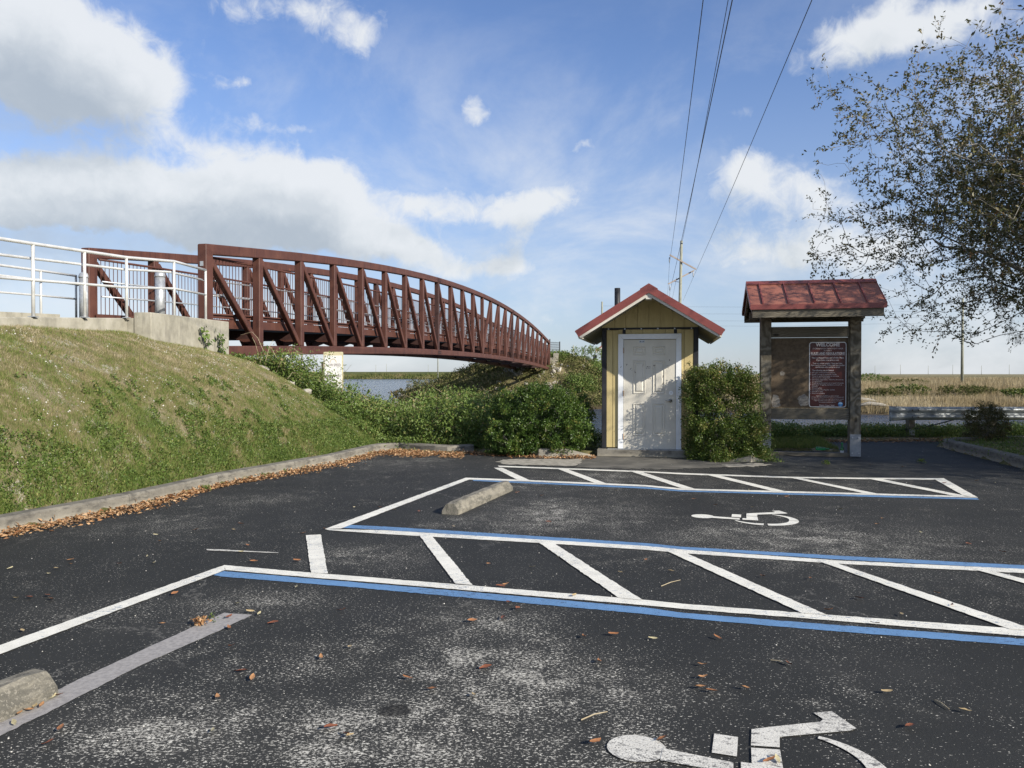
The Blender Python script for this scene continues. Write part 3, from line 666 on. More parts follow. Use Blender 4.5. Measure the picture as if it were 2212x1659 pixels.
# ------------------------------------------------------------------ kerbs
def kerb(pts, label, top=.15, wdt=.19, side=1, seg=1.5, parts='kerb_section', flare=None):
    root = empty('kerb', (pts[0][0], pts[0][1], 0)); tag(root, label, kind='structure')
    P = [Vector((a, b, 0)) for a, b in pts]; ln = [0]
    for i in range(1, len(P)): ln.append(ln[-1] + (P[i] - P[i - 1]).length)
    def at(s):
        s = min(max(s, 0), ln[-1])
        for i in range(1, len(P)):
            if s <= ln[i] + 1e-9:
                return P[i - 1].lerp(P[i], (s - ln[i - 1]) / (ln[i] - ln[i - 1]))
        return P[-1]
    def off(s):
        d = (at(s + .12) - at(s - .12)).normalized(); return Vector((-d.y, d.x, 0)) * side
    n = max(1, round(ln[-1] / seg)); L = ln[-1] / n
    for k in range(n):
        a, b = k * L + (.004 if k else 0), (k + 1) * L - (.004 if k < n - 1 else 0); m = max(2, int(L / .25)); prof = [(0, -.12), (.012, .3 * top), (.016, top - .022), (.036, top), (wdt - .02, top + .004), (wdt, top - .02), (wdt, -.12)]
        V = []; Fc = []
        for j in range(m + 1):
            s = a + (b - a) * j / m; c = at(s) - P[0]; o = off(s); jit = (random.random() - .5) * .008
            hh = 1.0 if flare is None else flare(s / ln[-1])
            for (u, z) in prof:
                jz = (random.random() - .5) * .006
                V.append((c.x + o.x * (u + jit), c.y + o.y * (u + jit), (z * hh if z > 0 else z) + (jz if z > .05 else 0)))
        q = len(prof)
        for j in range(m):
            for i in range(q - 1): Fc.append((j * q + i, j * q + i + 1, (j + 1) * q + i + 1, (j + 1) * q + i))
        Fc += [tuple(range(q)), tuple(m * q + i for i in range(q))[::-1]]
        MB().add(V, Fc).build(parts, M['kerb'], root)
    return root
kerb([(KX[i], KY[i]) for i in range(1, 7)] + [(-2.62, 14.5), (-2.5, 14.95), (-2.2, 15.1), (-1.3, 14.55), (-1.05, 14.55), (-.72, 14.78)], 'weathered concrete kerb curving along the foot of the grassy embankment', side=1, seg=1.65)
kerb([(.34, 14.15), (.5, 13.86), (1.05, 13.95), (1.5, 14.08)], 'short flared kerb end under the shrub left of the shed', side=1, seg=9, wdt=.28, top=.15, flare=lambda u: 1 if u < .65 else max(.12, 1 - (u - .65) / .35))
kerb([(3.75, 13.3), (4.15, 13.1), (4.35, 13.25)], 'short kerb end beneath the shrub right of the shed', side=1, seg=9, wdt=.25, top=.13, flare=lambda u: max(.15, 1 - abs(u - .4) / .5))
kerb([(12.5, 17.15), (9.25, 16.25), (8.85, 15.95), (8.72, 15.6), (8.05, 12.06), (8.3, 9), (9.2, 2)], 'shaded kerb round the planted island at right', side=1, seg=2.2, top=.17)

# ------------------------------------------------------------------ grass and leaves on the embankment
def scatter(n, x0, x1, y0, y1, keep):
    out = []
    c = 0
    while c < n:
        m = int(n * 1.6) + 100; x = rng.uniform(x0, x1, m); y = rng.uniform(y0, y1, m); k = keep(x, y); P = np.stack([x[k], y[k]], 1)
        out.append(P); c += len(P)
    return np.concatenate(out)[:n]
def on_ground(P, dz=0.0): return np.column_stack([P, terrain(P[:, 0], P[:, 1]) + dz])
def mound_keep(x, y):
    kx = kerb_x(y) - .2; rx = np.interp(y, [10.9, 16.1], [-6.72, -6.42])
    d = (kx - x) / np.maximum(kx - rx, .6)
    green = np.clip(1.2 - d * 1.3 + (vnoise(x, y, 1.3, 21) - .5) * 1.2 + (vnoise(x, y, 6, 22) - .5) * 1.6, .30, 1)
    return (d > 0) & (d < 1.02) & (rng.random(x.shape) < green)
gp = on_ground(scatter(330000, -7.4, -2.3, 4.5, 17.6, mound_keep), -.01)
dd = (kerb_x(gp[:, 1]) - .2 - gp[:, 0]) / 3
r_ = np.clip(rng.random(len(gp)) * .55 + np.clip(dd * 1.5, 0, 1) * .34 + (vnoise(gp[:, 0], gp[:, 1], 2.2, 23) - .5) * .35 + (vnoise(gp[:, 0], gp[:, 1], 8, 24) - .5) * .5, 0, 1)
link('embankment_grass', blades('embankment_grass', gp, rng.uniform(.018, .055, len(gp)) * (1 + .9 * np.clip(1 - dd * 3, 0, 1)), rng.uniform(.004, .010, len(gp)), M['grass'], 1.1, r_), label='short patchy grass on the embankment beside the ramp', cat='grass', kind='stuff')
def low_keep(x, y):
    kx = kerb_x(y) - .2; d = kx - x
    pt = vnoise(x, y, 1.9, 31) * .25 + vnoise(x, y, 5.5, 32) * .35 + vnoise(x, y, 14, 33) * .4
    return (d > .0) & (d < 4) & (pt - d * .16 > .50 - .12 * (d < .6))
lp = on_ground(scatter(42000, -7.0, -2.3, 4.5, 16.6, low_keep), .0); lp[:, 2] += rng.random(len(lp)) * .05
dr = rng.normal(size=(len(lp), 3)) + np.array([0, 0, .5])
link('low_weeds', leaves('low_weeds', lp, dr, rng.uniform(.02, .05, len(lp)), rng.uniform(.012, .026, len(lp)), M['weed_leaf'], rng.random(len(lp)) * .9), label='clover-like weeds growing behind the long kerb', cat='weeds', kind='stuff')
# white grit and bits of limestone lying in the turf
def pebbles(P, r, name, mat, **kw):
    n = len(P); base = np.array([[1, 0, 0], [-.5, .87, 0], [-.5, -.87, 0], [0, 0, .8], [0, 0, -.4]]); T = np.array([[0, 1, 3], [1, 2, 3], [2, 0, 3], [1, 0, 4], [2, 1, 4], [0, 2, 4]])
    a = rng.random(n) * 6.28; ca, sa = np.cos(a), np.sin(a); rr = np.broadcast_to(r, (n,))
    V = np.empty((n, 5, 3)); j = rng.uniform(.6, 1.3, (n, 5))
    V[..., 0] = (base[:, 0] * ca[:, None] - base[:, 1] * sa[:, None]) * j; V[..., 1] = (base[:, 0] * sa[:, None] + base[:, 1] * ca[:, None]) * j; V[..., 2] = base[:, 2] * j
    V = V * rr[:, None, None] + P[:, None, :]
    Fc = (np.arange(n)[:, None, None] * 5 + T[None]).reshape(-1, 3)
    return link(name, np_mesh(name, V.reshape(-1, 3), Fc, mat), **kw)
pk = scatter(5200, -7.2, -2.4, 4.5, 17, lambda x, y: (x < kerb_x(y) - .25) & (x > -6.6) & (vnoise(x, y, 1.0, 41) * .6 + vnoise(x, y, 3, 42) * .4 > .47))
pebbles(on_ground(pk, .004), .003 + .015 * rng.random(len(pk)) ** 2.6, 'limestone_grit', M['white_pebble'], label='white limestone chips strewn over the embankment turf', cat='gravel', kind='stuff')
pk = scatter(900, -6, 9, 2.6, 16, lambda x, y: in_poly(x, y, LOT))
pebbles(np.column_stack([pk, np.full(len(pk), .001)]), rng.uniform(.002, .007, len(pk)), 'loose_grit', M['white_pebble'], label='tiny white stones loose on the asphalt', cat='gravel', kind='stuff')

# ------------------------------------------------------------------ dead leaves
def leaf_variant(k):
    r = random.Random(k); L = r.uniform(.045, .065); Wd = L * r.uniform(.32, .45); c1 = r.uniform(.15, .5); tw = r.uniform(-.3, .3)
    V = []; Fc = []; st = [(0, .02), (.2, .6), (.45, 1.0), (.75, .75), (1, .03)]
    for i, (u, w_) in enumerate(st):
        z = .004 + L * c1 * (u - .5) ** 2 * 1.4
        for s_ in (-1, 0, 1): V.append(((u - .5) * L, s_ * w_ * Wd / 2, z + abs(s_) * w_ * Wd * r.uniform(.1, .35) + s_ * tw * .01))
    for i in range(4):
        for j in range(2): Fc.append((i * 3 + j, i * 3 + j + 1, (i + 1) * 3 + j + 1, (i + 1) * 3 + j))
    return V, Fc
def solid_leaf_mat(i, rgb):
    m, t, p = new_mat('fallen_leaf_tone'); c = t.n('ShaderNodeTexCoord').outputs['Object']
    t.put(p.inputs['Base Color'], t.ramp(t.noise(c, 60, 3), [(.35, tuple(q * .65 for q in rgb)), (.65, rgb)])); p.inputs['Roughness'].default_value = .55; return m
tones = [solid_leaf_mat(i, c) for i, c in enumerate([(.34, .15, .06), (.44, .23, .10), (.24, .085, .04), (.50, .38, .20), (.52, .46, .27)])]
LV = []
for k in range(15):
    V, Fc = leaf_variant(k); me = MB().add(V, Fc).mesh('fallen_leaf', tones[k % 5], True); LV.append(me)
spots = [(515, 1307), (540, 1280 + 45), (737, 1322), (1087, 1339), (755, 1402), (545, 1470), (714, 1577), (748, 1592), (755, 1596), (1049, 1447), (933, 1494), (1023, 1507), (1262, 1380), (1325, 1375), (1550, 1382), (1410, 1384),
         (1518, 1441), (1518, 1468), (1513, 1490), (1537, 1498), (1609, 1491), (1295, 1434), (1703, 1438), (1916, 1500), (2085, 1541), (1286, 1610), (1430, 1603), (1081, 1270), (1093, 1266), (1056, 1222), (1150, 1228), (1207, 1207), (1450, 1237),
         (1395, 1213), (1648, 1248), (2056, 1311), (1948, 1331), (1890, 1351), (2024, 1285), (1750, 1253), (2165, 1195), (1545, 1093), (1815, 1102), (1906, 1123), (1895, 1135), (2092, 1178), (1990, 1153), (1625, 1098), (1500, 1080), (1618, 1060),
         (1790, 1322), (1857, 1296), (560, 1330), (590, 1350), (640, 1272), (702, 1145), (765, 1098), (820, 1098), (852, 1104), (1185, 1130), (1170, 1073), (980, 1140), (22, 1231), (122, 1231), (152, 1222), (105, 1243), (33, 1296), (63, 1294), (103, 1290),
         (111, 1298), (48, 1367), (153, 1213), (257, 1221), (333, 1219), (318, 1205), (336, 1158), (345, 1102 + 70), (520, 1134), (505, 1147), (423, 1147), (521, 1195), (535, 1181), (548, 1216), (641, 1214), (655, 1155), (377, 1286), (350, 1352),
         (495, 1337), (495, 1360), (500, 1400), (460, 1585), (130, 1580), (105, 1611), (470, 1512), (520, 1455), (693, 1425), (880, 1470), (62, 1540), (75, 1532), (90, 1530), (112, 1512), (122, 1508), (42, 1548), (30, 1568), (1118, 1318), (1100, 1305),
         (1020, 1345), (1662, 1650), (1680, 1647), (1240, 1290), (1340, 1240), (1965, 1575), (1700, 1075), (2040, 1045), (1950, 1010), (2110, 1040), (1880, 1005), (2150, 1045), (2010, 1052), (1330, 1062), (905, 1107), (1118, 1066)]
sprng = random.Random(5)
for i, (px, py) in enumerate(spots):
    gx, gy = G(px, py)
    kk = sprng.randrange(15); tone = ['orange-brown', 'light orange', 'dark red-brown', 'tan', 'pale straw-coloured'][kk % 5]
    zone = 'in the hatched aisle between the two blue lines' if (1150 < py < 1330 and px > 700 and py < 1240 + (px - 490) * .08) else ('on the driving lane along the long kerb' if px < 560 and py < 1370 and py < 1400 - px * .36 + 20 else ('near the left wheel stop' if px < 160 else ('in the far wheelchair bay' if py < 1200 else ('around the near wheelchair symbol' if px > 1200 and py > 1530 else ('on the speckled asphalt at lower left' if px < 900 else 'on the dark asphalt of the near bay')))))
    link('fallen_leaf', LV[kk], loc=(gx, gy, .010), rot=(sprng.uniform(-.15, .15), sprng.uniform(-.2, .2), sprng.uniform(0, 6.28)),
         label='curled %s dead leaf %s' % (tone, zone), cat='dead leaf', group='dead leaves scattered over the parking lot').scale = (1, 1, 1)
def litter(pts, n, wid, name, label, side=-1, zmax=.05):
    P = [Vector((a, b, 0)) for a, b in pts]; seg = [(P[i + 1] - P[i]).length for i in range(len(P) - 1)]; tot_ = sum(seg)
    out = []
    for _ in range(n):
        s = random.random() * tot_; i = 0
        while s > seg[i]: s -= seg[i]; i += 1
        d = (P[i + 1] - P[i]).normalized(); nrm = Vector((d.y, -d.x, 0)) * (1 if side < 0 else -1); c = P[i] + d * s
        u = abs(random.gauss(0, .5)); wl = wid(c) if callable(wid) else wid
        k = c + nrm * (.015 + u * wl); out.append((k.x, k.y, .006 + zmax * random.random() * max(0, 1 - u) ** 1.2))
    P_ = np.array(out); D = rng.normal(size=(n, 3)) * np.array([1, 1, .28])
    Nn = rng.normal(size=(n, 3)) * .5 + np.array([0, 0, 1])
    link(name, leaves(name, P_, D, rng.uniform(.035, .065, n), rng.uniform(.016, .026, n), M['litter'], fold=.3, N=Nn), label=label, cat='dead leaves', kind='stuff')
kp = [(KX[i], KY[i]) for i in range(1, 7)] + [(-2.62, 14.5), (-2.5, 14.95)]
litter(kp, 6500, lambda c: .20 + .10 * math.sin(c.y * 1.7) + (.12 if c.y > 12.5 else 0), 'leaf_litter', 'drift of orange-brown dead leaves along the foot of the long kerb')
litter([(-2.5, 14.6), (-2.2, 14.95), (-1.3, 14.5), (-.9, 14.5)], 3600, .55, 'leaf_litter', 'heap of dead leaves in the kerb corner below the weeds')
litter([(-.8, 14.7), (.3, 14.1), (1.5, 13.9)], 1400, .25, 'leaf_litter', 'dead leaves under the shrub left of the shed')
litter([(6.9, 17.3), (9.2, 17.5), (12, 17.7)], 1800, .35, 'leaf_litter', 'dead leaves at the back edge of the lot by the guardrail')
litter([(8.75, 15.8), (8.05, 12.06), (8.3, 9)], 1100, .45, 'leaf_litter', 'shaded dead leaves beside the island kerb', side=1)

# ------------------------------------------------------------------ wheel stops
def wheel_stop(loc, rz, label, seed):
    rr = random.Random(seed); L, w0, w1, h = 1.85, .195, .10, .125; n = 16; V = []; Fc = []
    prof = [(-w0 / 2, 0), (-w0 / 2, .045), (-w1 / 2 - .01, h - .02), (-w1 / 2 + .012, h), (w1 / 2 - .012, h), (w1 / 2 + .01, h - .02), (w0 / 2, .045), (w0 / 2, 0)]
    q = len(prof)
    for j in range(n + 1):
        y = -L / 2 + L * j / n; e = min(j, n - j); k = 1 if e > 0 else .93
        for (x, z) in prof: V.append((x * (.5 + .5 * k) + rr.uniform(-.003, .003), y + (rr.uniform(-.008, .008) if e else (.016 if j == 0 else -.016) * (z / h)), z * k + (rr.uniform(-.004, .003) if z > .01 else 0)))
    for j in range(n):
        for i in range(q): Fc.append((j * q + i, j * q + (i + 1) % q, (j + 1) * q + (i + 1) % q, (j + 1) * q + i))
    Fc += [tuple(range(q))[::-1], tuple(n * q + i for i in range(q))]
    o = MB().add(V, Fc).build('wheel_stop', M['stop'], loc=loc, label=label, cat='parking block', group='concrete wheel stops'); o.rotation_euler = (0, 0, rz); return o
a = Vector((*G(970, 1113), 0)); b = Vector((*G(1086, 1062), 0)); d = (b - a).normalized()
wheel_stop((a + d * .95 + Vector((0, 0, .002))), -math.atan2(d.x, d.y), 'mottled concrete wheel stop in the bay with the farther wheelchair symbol', 3)
a = Vector((*G(118, 1500), 0)); d2v = Vector((math.sin(R(17)), math.cos(R(17)), 0)); a = a - Vector((.06, 0, 0))
wheel_stop((a - d2v * .92 + Vector((0, 0, .006))), -R(17), 'concrete wheel stop cut off by the lower left corner', 9)

# ------------------------------------------------------------------ ramp, abutment, railings, bollards
ramp = empty('ramp', (-8.2, 12, 0), 0, 'concrete ramp slab leading up the embankment to the bridge', 'ramp')
def Lc(v): return Vector(v) - Vector((-8.2, 12, 0))
def deck_z(y): return float(np.interp(y, [0, 8, 10.9, 13.3, 16.5], [1.52, 2.10, 2.30, 2.46, 2.62]))
mb = MB(); st = [0, 4, 8, 10.9, 13.28]
V = []
for y in st:
    xe = float(np.interp(y, [10.9, 16.1], [-6.72, -6.44])); z = deck_z(y)
    for (x, zz) in ((xe, z - .42), (xe, z - .015), (xe - .02, z), (-9.75, z), (-9.75, z - .42)): V.append(Lc((x, y, zz)))
fs = [(j * 5 + i, j * 5 + (i + 1) % 5, (j + 1) * 5 + (i + 1) % 5, (j + 1) * 5 + i) for j in range(4) for i in range(5)] + [(0, 1, 2, 3, 4), (20, 21, 22, 23, 24)]
mb.add(V, fs).build('ramp_slab', M['concrete'], ramp)
mb = MB(); V = []
for y in (13.295, 16.45):
    z = deck_z(y)
    for (x, zz) in ((-6.50, z - .42), (-6.50, z), (-9.75, z), (-9.75, z - .42)): V.append(Lc((x, y, zz)))
mb.add(V, [(0, 1, 2, 3), (4, 5, 6, 7), (0, 1, 5, 4), (1, 2, 6, 5), (2, 3, 7, 6), (3, 0, 4, 7)]).build('ramp_slab', M['concrete'], ramp)
mb = MB(); V = []
for y in (0, 8, 10.9, 13.3, 16.5):
    z = deck_z(y)
    for (x, zz) in ((-9.62, z + .002), (-9.62, z + .15), (-9.78, z + .15), (-9.78, z - .3)): V.append(Lc((x, y, zz)))
fs = [(j * 4 + i, j * 4 + (i + 1) % 4, (j + 1) * 4 + (i + 1) % 4, (j + 1) * 4 + i) for j in range(4) for i in range(4)] + [(0, 1, 2, 3), (16, 17, 18, 19)]
mb.add(V, fs).build('ramp_kerb', M['concrete'], ramp)
ab = empty('abutment', (-7.9, 16.5, 0), 0, 'cream concrete bridge abutment with wing wall at the near end', 'abutment')
def La(v): return Vector(v) - Vector((-7.9, 16.5, 0))
mb = MB(); V = [La(q) for q in ((-6.49, 13.3, 1.0), (-6.19, 13.3, 1.0), (-6.17, 16.9, 1.0), (-6.49, 16.9, 1.0), (-6.49, 13.3, 2.56), (-6.19, 13.3, 2.56), (-6.17, 16.9, 2.64), (-6.49, 16.9, 2.64))]
o = mb.add(V, [(0, 1, 2, 3), (4, 5, 6, 7), (0, 1, 5, 4), (1, 2, 6, 5), (2, 3, 7, 6), (3, 0, 4, 7)]).build('wing_wall', M['concrete'], ab)
bv = o.modifiers.new('bevel', 'BEVEL'); bv.width = .015; bv.segments = 2
mb = MB(); mb.box(La((-8.0, 17.25, 1.0)), (3.6, .9, 1.5)); mb.build('bridge_seat', M['concrete'], ab)
mb = MB(); mb.box(La((-8.0, 16.85, 2.0)), (3.0, .12, 1.2)); mb.build('back_wall', M['concrete'], ab)

def railing(pts, label, top=1.03, ret=True, hand=-1):
    root = empty('railing', pts[0], 0, label, 'railing', 'tubular ramp railings'); o0 = Vector(pts[0])
    P = [Vector(p) - o0 for p in pts]
    for p in P:
        MB().tube(p, p + Vector((0, 0, top)), .024, n=12).build('post', M['rail_paint'], root, True)
        m = MB(); m.box(p + Vector((0, 0, .006)), (.10, .10, .012)); m.build('base_plate', M['galv'], root)
        q = p + Vector((0, 0, .80)); mm = MB(); mm.tube(q, q + Vector((.07 * hand, 0, .02)), .008, n=6); mm.build('bracket', M['galv'], root)
    MB().path([p + Vector((0, 0, top)) for p in P], .026, 12).build('top_rail', M['rail_paint'], root, True)
    MB().path([p + Vector((0, 0, .52)) for p in P], .021, 10).build('mid_rail', M['rail_paint'], root, True)
    hp = [p + Vector((.075 * hand, 0, .83)) for p in P]
    MB().path(hp, .021, 10).build('handrail', M['rail_paint'], root, True)
    return root
def rp(x, y, z=None): return (x, y, deck_z(y) if z is None else z)
railing([rp(-6.84, 6.8), rp(-6.80, 8.1), rp(-6.77, 9.5), rp(-6.73, 10.9), rp(-6.64, 12.05), rp(-6.56, 13.2), rp(-6.36, 14.6, 2.59), rp(-6.34, 16.05, 2.62)], 'white tubular railing on the near side of the ramp in front of the bridge', hand=-1)
railing([rp(-9.68, 7.5), rp(-9.68, 9.9), rp(-9.68, 12.1), rp(-9.68, 14.0), rp(-9.66, 15.9), rp(-9.64, 17.15, 2.64)], 'white tubular railing on the far side of the ramp against the sky', hand=1)
def bollard(x, y, z, label, h=1.1):
    root = empty('bollard', (x, y, z), 0, label, 'bollard', 'galvanised bollards at the bridge entrance')
    MB().lathe([(.102, 0), (.102, h - .12)], n=24).build('bollard_pipe', M['galv'], root, True)
    MB().lathe([(.112, h - .13), (.112, h - .10), (.098, h - .04), (.06, h - .008), (.005, h)], n=24).build('domed_cap', M['galv'], root, True)
bollard(-7.60, 16.75, 2.62, 'galvanised round-topped bollard in the middle of the bridge entrance')
bollard(-9.32, 16.9, 2.62, 'galvanised round-topped bollard beside the far end post of the bridge')

# ------------------------------------------------------------------ footbridge
br = empty('footbridge', P0, -BDIR, 'long arched rust-red steel truss footbridge over the canal', 'bridge')
NP_ = 24; PL = BL / NP_; BW = 2.8
def cam_(i): return 1 - ((i - 12) / 12) ** 2
def ztop(i): return 4.25 + 1.58 * cam_(i) + .12 * i / 24
def zbot(i): return 1.86 + .53 * cam_(i) - .02 * i / 24          # underside of the bottom chord
def zdeck(i): return zbot(i) + .80
ST = M['steel']
def chord(x, zf, w_, h_, i0, i1, name, mat=ST):
    V = []; Fc = []
    for i in range(i0, i1 + 1):
        dz = (zf(i + .01) - zf(i - .01)) / (.02 * PL); n_ = Vector((0, -dz, 1)).normalized(); y = i * PL
        yy = y + (-.13 if i == 0 else (.13 if i == NP_ else 0))
        for (a, b) in ((-w_ / 2, 0), (w_ / 2, 0), (w_ / 2, -h_), (-w_ / 2, -h_)): V.append((x + a, yy - n_.y * 0 + (0), zf(i) + b / max(n_.z, .5)))
    m = i1 - i0
    for j in range(m):
        for k in range(4): Fc.append((j * 4 + k, j * 4 + (k + 1) % 4, (j + 1) * 4 + (k + 1) % 4, (j + 1) * 4 + k))
    Fc += [(0, 1, 2, 3), tuple(m * 4 + k for k in range(4))[::-1]]
    o = MB().add(V, Fc).build(name, mat, br); b = o.modifiers.new('bevel', 'BEVEL'); b.width = .02; b.segments = 2; b.limit_method = 'ANGLE'; b.angle_limit = R(50); return o
for x in (0.0, -BW):
    for (a, b_) in ((0, 8), (8, 16), (16, 24)):
        chord(x, ztop, .205, .225, a, b_, 'top_chord'); chord(x, lambda i: zbot(i) + .235, .205, .235, a, b_, 'bottom_chord')
    for i in range(NP_ + 1):
        wv_ = .26 if i in (0, 24) else (.19 if i in (1, 2) else .17)
        mat = M['steel_dark'] if i in (8, 16) else ST
        y = i * PL; m = MB(); zt, zb = ztop(i) - .22, zbot(i) + .23
        if i in (0, 24):
            m.box((x, y, (zt + .2 + zb - .2) / 2), (.211, .266, zt - zb + .44), bev=.018)
        elif i in (8, 16):
            m.box((x, y - .055, (zt + zb) / 2), (.17, .10, zt - zb), bev=.01); m.box((x, y + .055, (zt + zb) / 2), (.17, .10, zt - zb), bev=.01)
        else: m.box((x, y, (zt + zb) / 2), (wv_, wv_, zt - zb), bev=.015)
        m.build('vertical', mat, br)
        if i in (8, 16):
            for zc in (ztop(i) - .11, zbot(i) + .118):
                for dx_ in (-.107, .107):
                    m = MB(); m.box((x + dx_, y, zc), (.012, .48, .15))
                    for bz in (-.05, .05):
                        for by in (-.2, -.07, .07, .2): m.box((x + dx_ * 1.07, y + by, zc + bz), (.012, .03, .03))
                    m.build('splice_plate', M['steel_dark'] if x == 0 else ST, br)
    for i in range(NP_):
        if i < 12: p0 = (x, i * PL + .13, ztop(i) - .30); p1 = (x, (i + 1) * PL - .07, zbot(i + 1) + .26)
        else: p0 = (x, i * PL + .07, zbot(i) + .26); p1 = (x, (i + 1) * PL - .13, ztop(i + 1) - .30)
        m = MB(); m.bar(p0, p1, .135, .135, up=(1, 0, 0))
        o = m.build('diagonal', ST, br); b = o.modifiers.new('bevel', 'BEVEL'); b.width = .022; b.segments = 2
# deck, stringers, floor beams
for i in range(NP_):
    a, b_ = i * PL, (i + 1) * PL; m = MB()
    m.bar((-BW / 2, a + (.004 if i else -.1), zdeck(i) - .05), (-BW / 2, b_ - .004, zdeck(i + 1) - .05), BW - .42, .09)
    m.build('deck_slab', M['concrete'], br)
    for xx in (-.19, -BW + .19):
        m = MB(); m.bar((xx, a, zdeck(i) - .07), (xx, b_, zdeck(i + 1) - .07), .05, .20); m.build('stringer', ST, br)
        m = MB(); m.bar((xx + (.03 if xx > -1 else -.03), a, zdeck(i) + .10), (xx + (.03 if xx > -1 else -.03), b_, zdeck(i + 1) + .10), .02, .11); m.build('toe_plate', ST, br)
for i in range(NP_ + 1):
    m = MB(); y = i * PL; zb = zbot(i)
    m.box((-BW / 2, y, zb + .50), (BW - .17, .12, .20))
    m.build('floor_beam', M['steel_dark'], br)
    for xx, s_ in ((-.1, -1), (-BW + .1, 1)):
        m = MB(); m.prism([(xx, zb + .24), (xx + s_ * .45, zb + .40), (xx, zb + .40)], y - .07, y + .07, 'y'); m.build('knee_bracket', ST, br)
for i in range(0, NP_):
    m = MB(); s_ = 1 if i % 2 else -1
    m.bar((-BW / 2 + s_ * 1.3, i * PL, zbot(i) + .15), (-BW / 2 - s_ * 1.3, (i + 1) * PL, zbot(i + 1) + .15), .09, .09); m.build('wind_brace', M['steel_dark'], br)
# railings inside each truss
bal_me = MB().tube((0, 0, 0), (0, 0, 1.22), .0085, n=5).mesh('baluster', ST)
for x in (-.125, -BW + .125):
    for (zo, rr_, mt, nm) in ((1.37, .028, ST, 'bridge_rail'), (.14, .022, ST, 'bridge_rail'), (.88, .019, M['galv'], 'bridge_handrail'), (.55, .019, M['galv'], 'bridge_handrail')):
        xo = x + ((-.07 if x > -1 else .07) if nm == 'bridge_handrail' else 0)
        MB().path([(xo, i * PL + (.15 if i == 0 else 0), zdeck(i) + zo) for i in range(NP_ + 1)], rr_, 6).build(nm, mt, br, True)
    m = MB(); k = 0; y = .2
    while y < BL - .1:
        z = zdeck(y / PL) + .14
        if k < 150: link('baluster', bal_me, br, loc=(x, y, z))
        else: m.tube((x, y, z), (x, y, z + 1.22), .0085, n=4, caps=False)
        y += .135; k += 1
    m.build('baluster', ST, br, kind='stuff')
MB().box((0.0, -.14, ztop(0) - .42), (.075, .012, .10)).build('maker_plate', M['galv'], br)
# far end
fab = empty('abutment', BE, -BDIR, 'small grey concrete abutment at the far end of the bridge', 'abutment')
MB().box((-1.4, .62, 2.2), (4.0, .9, 1.5)).build('bridge_seat', M['concrete'], fab)
MB().prism([(0, 1.3), (.9, 1.3), (.9, 3.35), (.35, 3.35), (.35, 2.5), (0, 2.2)], .35, .75, 'x').build('wing_wall', M['concrete'], fab)
MB().prism([(0, 1.3), (.9, 1.3), (.9, 3.35), (.35, 3.35), (.35, 2.5), (0, 2.2)], -3.5, -3.1, 'x').build('wing_wall', M['concrete'], fab)
gate = empty('mesh_gate', BE + Vector((.25, 1.4, 2.7)), -BDIR, 'black mesh gate panel standing at the far bridge end', 'gate')
for x in (0, .75): MB().tube((x - .1, x * 1.5, 0), (x - .1, x * 1.5, 1.95 - x * .25), .05, n=8).build('gate_post', M['rail_black'], gate)
m = MB()
for k in range(9):
    t_ = .08 * k + .04; m.tube((t_ - .1, t_ * 1.5, .1), (t_ - .1, t_ * 1.5, 1.7), .014, n=4)
for k in range(8): m.tube((-.1, 0, .2 + .21 * k), (.65, 1.12, .2 + .21 * k - .02), .014, n=4)
m.build('gate_mesh', M['rail_black'], gate)

# ------------------------------------------------------------------ shed
TH = -R(11.2)
sh = empty('shed', (2.50, 14.08, 0), TH, 'small yellow shed with a white six-panel door and red metal gable roof', 'shed')
HW = .858; DEP = 1.95
m = MB()
m.box((0, DEP / 2 + .03, 1.24), (2 * HW - .06, DEP - .06, 2.2)); m.build('wall', M['yellow'], sh)
# side and back cladding seen from elsewhere
for s_ in (-1, 1):
    y = .09; 
    while y < DEP - .05:
        MB().box((s_ * (HW - .012), y + .098, 1.24), (.02, .198, 2.2)).build('siding_board', M['yellow'], sh); y += .204
def roof_z(x): return 2.89 - abs(x) * .615 
xb = [-.858, -.63, -.428, -.219, -.015, .195, .405, .615, .858]
for i in range(8):
    a, b_ = xb[i] + .004, xb[i + 1] - .004
    pts = [(a, 2.345), (b_, 2.345), (b_, roof_z(b_)), (a, roof_z(a))]
    if a < 0 < b_: pts = [(a, 2.345), (b_, 2.345), (b_, roof_z(b_)), (0, roof_z(0)), (a, roof_z(a))]
    MB().prism(pts, -.022, .0, 'y').build('siding_board', M['yellow'], sh)
MB().prism([(-.85, 2.33), (.85, 2.33), (0, 2.87)], .0, .03, 'y').build('gable_wall', M['yellow'], sh)
for (a, b_) in ((-.775, -.665), (-.661, -.565), (.565, .612), (.616, .775)):
    MB().box(((a + b_) / 2, -.004, (.16 + 2.30) / 2), (b_ - a - .005, .018, 2.14)).build('siding_board', M['yellow'], sh)
for (a, b_) in ((-.565, -.45), (-.43, -.335), (-.331, -.13), (-.126, .075), (.079, .28), (.284, .45), (.47, .565)):
    MB().box(((a + b_) / 2, -.002, 2.27), (b_ - a - .006, .016, .085)).build('siding_board', M['yellow'], sh)
for s_ in (-1, 1):
    MB().box((s_ * .818, -.004, 1.24), (.082, .036, 2.2), bev=.004).build('corner_trim', M['black_trim'], sh)
    MB().box((s_ * (HW - .002), .05, 1.24), (.02, .07, 2.2)).build('corner_trim', M['black_trim'], sh)
MB().box((0, -.016, 2.327), (1.72, .03, .032)).build('header_trim', M['black_trim'], sh)
for x in (-.46, .46): MB().box((x, -.014, 2.27), (.055, .02, .075)).build('header_bracket', M['black_trim'], sh)
m = MB()
for x in np.linspace(-.74, .74, 6): m.tube((x, -.045, 2.322), (x, -.03, 2.322), .014, n=8)
m.build('header_bolt', M['galv'], sh)
FW = M['frame_white']
